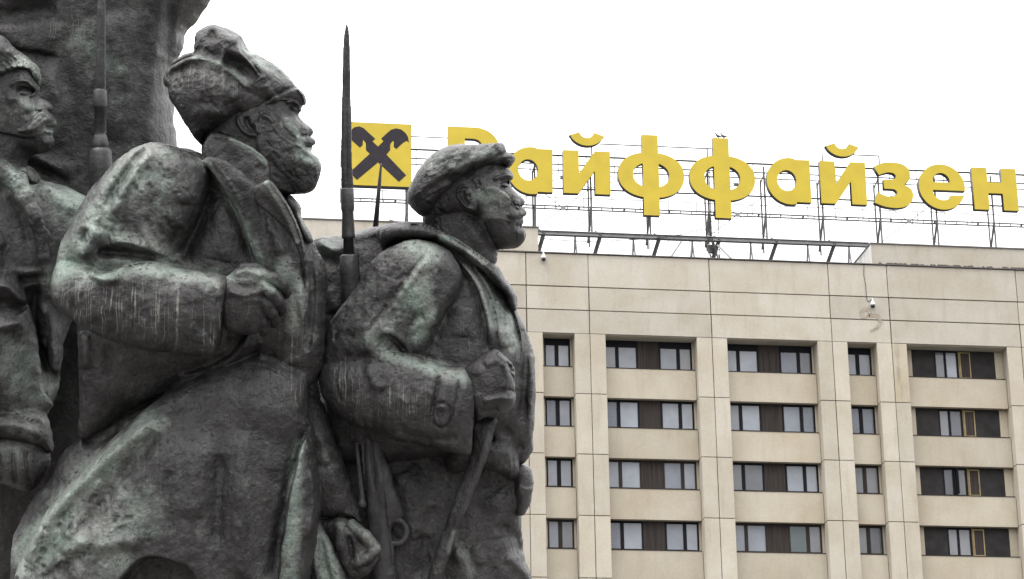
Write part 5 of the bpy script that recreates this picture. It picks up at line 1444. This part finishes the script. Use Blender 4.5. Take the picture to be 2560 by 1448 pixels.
cast('coat', cl, Cf, 0.8, [
    ('patina_highlight', C5((560, 170), (700, 220), (560, 480), (420, 640)), 30, 0.5), ('patina_highlight', C5((620, 450), (680, 560), (620, 680)), 26, 0.7), ('patina_highlight', C5((880, 250), (1000, 430), (1050, 620)), 14, 0.8), ('patina_highlight', C5((1100, 620), (1160, 750)), 22, 0.7),
    ('patina_highlight', C5((330, 720), (460, 820), (700, 880), (900, 950)), 20, 0.5), ('patina_highlight', C5((1060, 500), (1150, 600)), 16, 0.5), ('patina_highlight', C8((1120, 1150), (1200, 1448)), 20, 0.3), ('patina_highlight', C5((200, 600), (300, 440)), 40, 0.2), ('patina_highlight', C5((60, 150),), 40, 0.35),
    ('streak', C5((130, 960), (350, 1040), (600, 1100)), 42, 1.4), ('streak', C5((640, 420), (640, 640), (700, 560)), 26, 0.7), ('streak', C5((860, 560), (900, 740)), 26, 0.6)])
# coat collar
cl = Clay((-380, -200, 20), (60, 130, 330), 3)
cl.slab(C5((380, 78), (500, 44), (600, 44), (662, 52), (740, 80), (810, 116), (930, 192), (1010, 250), (1088, 308), (1122, 366), (1162, 410), (1194, 468), (1196, 510), (1188, 556), (1150, 520), (1110, 440), (1050, 380), (980, 320), (880, 240), (790, 195), (700, 150), (600, 138), (500, 150), (430, 200), (400, 160)), 165, 112, p=0.32, k=4, strokes=[
    ('s', C5((500, 48), (660, 58), (810, 122), (930, 198), (1080, 308)), 3, 5), ('r', C5((700, 130), (900, 230), (1040, 350)), -6, 8), ('r', C5((900, 215), (1060, 350), (1130, 470)), 5, 8), ('s', C5((1000, 290), (1090, 400), (1150, 500)), -6, 4)])
cast('collar', cl, Cf, 0.9, [('patina_highlight', C5((760, 140), (920, 190), (1000, 250)), 12, 1.3), ('patina_highlight', C5((900, 250), (1000, 330)), 12, 0.6)])
# fist on the sling
cl = Clay((-130, 140, -80), (40, 350, 100), 2)
cl.slab(C5((890, 900), (930, 862), (985, 822), (1020, 798), (1060, 780), (1082, 784), (1110, 808), (1150, 842), (1172, 872), (1184, 915), (1186, 960), (1184, 1010), (1191, 1060), (1178, 1105), (1150, 1138), (1095, 1166), (1020, 1172), (960, 1192), (940, 1120), (920, 1000)), 8, 56, p=0.42, k=6, strokes=[
    ('r', C5((1010, 870), (1080, 840), (1140, 870)), 4, 10), ('s', C5((1186, 912), (1165, 900), (1135, 850)), -5, 3), ('s', C5((1190, 985), (1172, 940), (1150, 900)), -5, 3), ('s', C5((1192, 1045), (1170, 1020), (1140, 1010)), -5, 3), ('r', C5((1000, 1080), (1100, 1060), (1180, 1070)), 6, 8), ('r', C5((980, 1140), (1090, 1120)), -5, 8), ('r', C5((1110, 850), (1140, 930), (1130, 1010)), 4, 8),
    ('r', C5((1150, 870), (1165, 890)), -6, 4), ('r', C5((960, 920), (980, 1040)), -3, 12), ('r', C5((1080, 800), (1140, 850)), 4, 5)])
cast('hand', cl, Cf, 0.35, [], 1)
# button on the cuff
cl = Clay((-190, 300, -90), (-150+20, 350+30, -10), 1.2)
# sling hanging below the fist
cl = Clay((-420, 320, 0), (60, 800, 190), 3)
cl.slab(C8((1228, 190), (1330, 215), (1426, 205), (1412, 300), (1362, 480), (1302, 650), (1222, 850), (1172, 960), (1105, 1100), (1062, 1250), (1010, 1448), (960, 1760), (820, 1760), (898, 1448), (958, 1250), (1042, 1000), (1112, 780), (1190, 600), (1216, 480), (1240, 300)), 56, 28, p=0.42, tilt=(0, 0.04), strokes=[('r', C8((1380, 260), (1270, 620), (1150, 920), (1040, 1240)), 4, 6), ('r', C8((1300, 260), (1210, 620), (1080, 920), (1000, 1240)), -3, 10)])
cast('sling', cl, Cf, 0.7, [('patina_highlight', C8((1100, 1100), (1060, 1250)), 10, 0.4)])
cl = Clay((0, 400, 90), (70, 580, 270), 3)
cl.slab(C8((1560, 570), (1622, 562), (1652, 570), (1690, 592), (1704, 650), (1711, 700), (1702, 760), (1690, 850), (1662, 908), (1622, 958), (1580, 960)), 185, 58, p=0.34, strokes=[('e', C8((1600, 700), (1650, 740), (1705, 730)), 3, 12)])
cast('pouch', cl, Cf, 0.7, [])
bt = spread(C5((762, 1160)), -48)[0]
o = Cf
wb = to_world(np.array([[bt[0], bt[1], -66.0]]))[0]-np.array(Cf.location)
wa = to_world(np.array([[bt[0], bt[1], -36.0]]))[0]-np.array(Cf.location)
v, f = tube_geo([wa+(wb-wa)*t for t in (0, 0.55, 0.62, 0.72, 0.8, 1.0)], [11*UNIT, 11*UNIT, 10*UNIT, 7*UNIT, 6*UNIT, 1*UNIT], 14)
meshobj('button', v, f, M['bronze'], o, True)

# ------------------------------------------------------------------ rifles with fixed bayonets
def rifle(label, x, y, z):
    return figure('rifle', label, 'rifle', x, y, z, 'rifles with fixed bayonets')
R1 = rifle('bronze rifle with long bayonet standing between the bearded soldier and the capped one', 925, 1448, 110)
bay = PX((867, 65), (870, 470))
b_ = Clay((-450, -700, 95), (-395, -230, 150), 1.5)
b_.slab(PX((867, 60), (872, 80), (874.5, 120), (877, 250), (879, 400), (882, 480), (855, 480), (853.5, 380), (855, 250), (858, 120), (862, 80)), 122, 10, p=0.4, k=2, strokes=[('r', PX((867, 110), (867, 460)), -2.5, 3)])
cast('bayonet', b_, R1, 0.25, m=M['smooth_bronze'])
lathe_obj('barrel', [(868, 470), (872, 640)], [(0, 14), (0.02, 17), (0.30, 17.5), (0.33, 16.5), (0.36, 15), (0.70, 17), (0.74, 17), (0.745, 13), (1, 14)], 122, 122, R1)
lathe_obj('muzzle_lug', [(888, 618), (892, 700)], [(0, 5), (0.05, 8), (1, 9)], 122, 122, R1, 8)
lathe_obj('fore_stock', [(872, 636), (880, 800)], [(0, 18), (0.03, 23), (0.3, 26), (0.36, 24), (0.5, 25), (1, 27)], 122, 118, R1)
lathe_obj('fore_stock', [(884, 800), (905, 1110)], [(0, 27), (1, 32)], 118, 112, R1)
ck = Clay((-440, 290, 40), (-200, 800, 150), 2.4)
ck.slab(C8((360, 250), (530, 250), (548, 440), (562, 500), (610, 600), (632, 700), (655, 760), (700, 900), (712, 960), (690, 975), (655, 990), (620, 1040), (618, 1120), (632, 1180), (640, 1300), (660, 1448), (690, 1760), (540, 1760), (465, 1448), (445, 1200), (435, 1000), (415, 850), (392, 650), (375, 450)), 98, 26, p=0.36, k=3, strokes=[
    ('s', C8((462, 330), (470, 500), (492, 760)), -6, 3), ('s', C8((400, 330), (410, 600), (430, 900)), -5, 3), ('e', C8((560, 700), (570, 900), (600, 1150), (620, 1400)), -4, 12), ('r', C8((520, 500), (560, 900)), 3, 10)])
ring = [(655+math.cos(t)*78, 1082+math.sin(t)*92) for t in [math.radians(a) for a in range(-115, 125, 20)]]
ck.rope([(C8(p)[0], 92) for p in ring], 7, 3)
cast('stock', ck, R1, 0.5, m=M['smooth_bronze'])
bk = Clay((-450, 290, 30), (-350+10, 620, 130), 2.4)
bk.rope([(C8((345, 400))[0], 84), (C8((370, 650))[0], 82), (C8((390, 850))[0], 80)], [6, 7, 8], 3)
bk.ball((C8((388, 868))[0], 78), (11, 10, 10), 3)
cast('bolt', bk, R1, 0.3, m=M['smooth_bronze'])

R2 = rifle('bronze rifle with bayonet rising behind the bearded soldier, against the dark cloak', 252, 700, 300)
b2 = Clay((-1110, -800, 270), (-1060, -510, 330), 2)
b2.slab(PX((247, -60), (263, -60), (264, 200), (264, 226), (242, 232), (243, 100)), 302, 11, p=0.5, k=2, strokes=[('s', PX((262, -40), (262, 215)), 2.5, 2)])
cast('bayonet', b2, R2, 0.25, m=M['smooth_bronze'])
lathe_obj('barrel', [(250, 222), (251, 375)], [(0, 12), (0.04, 18.5), (0.28, 19), (0.31, 18), (0.32, 15.5), (0.70, 17), (0.74, 14), (0.76, 17), (0.9, 22), (1, 22)], 300, 300, R2)
lathe_obj('fore_stock', [(252, 368), (252, 700)], [(0, 21), (0.03, 29), (0.2, 32), (0.24, 30), (1, 34)], 300, 300, R2)

R3 = rifle('thin far bayonet leaning before the yellow emblem, behind the cloaked shoulder', 930, 700, 330)
lathe_obj('bayonet', [(953, 408), (937, 590)], [(0, 1.5), (0.03, 3), (0.3, 5), (1, 8.5)], 330, 330, R3, 8)
lathe_obj('barrel', [(937, 588), (925, 800)], [(0, 12), (1, 16)], 330, 330, R3, 10)

# pedestal carrying the group, below the frame
pb = to_world(np.array([[-700., 790., 100.]]))[0]
pd = thing('granite_pedestal', 'grey granite pedestal under the bronze soldiers, below the frame', 'pedestal', (pb[0]+0.5, pb[1]+0.3, 0))
box('block', -3.6, 3.6, -1.6, 3.6, 0, pb[2]-0.55, M['granite'], pd, 0.03)
box('cap_course', -3.8, 3.8, -1.8, 3.8, pb[2]-0.547, pb[2]-0.35, M['granite'], pd, 0.03)
print('sculpted quads', NF[0])
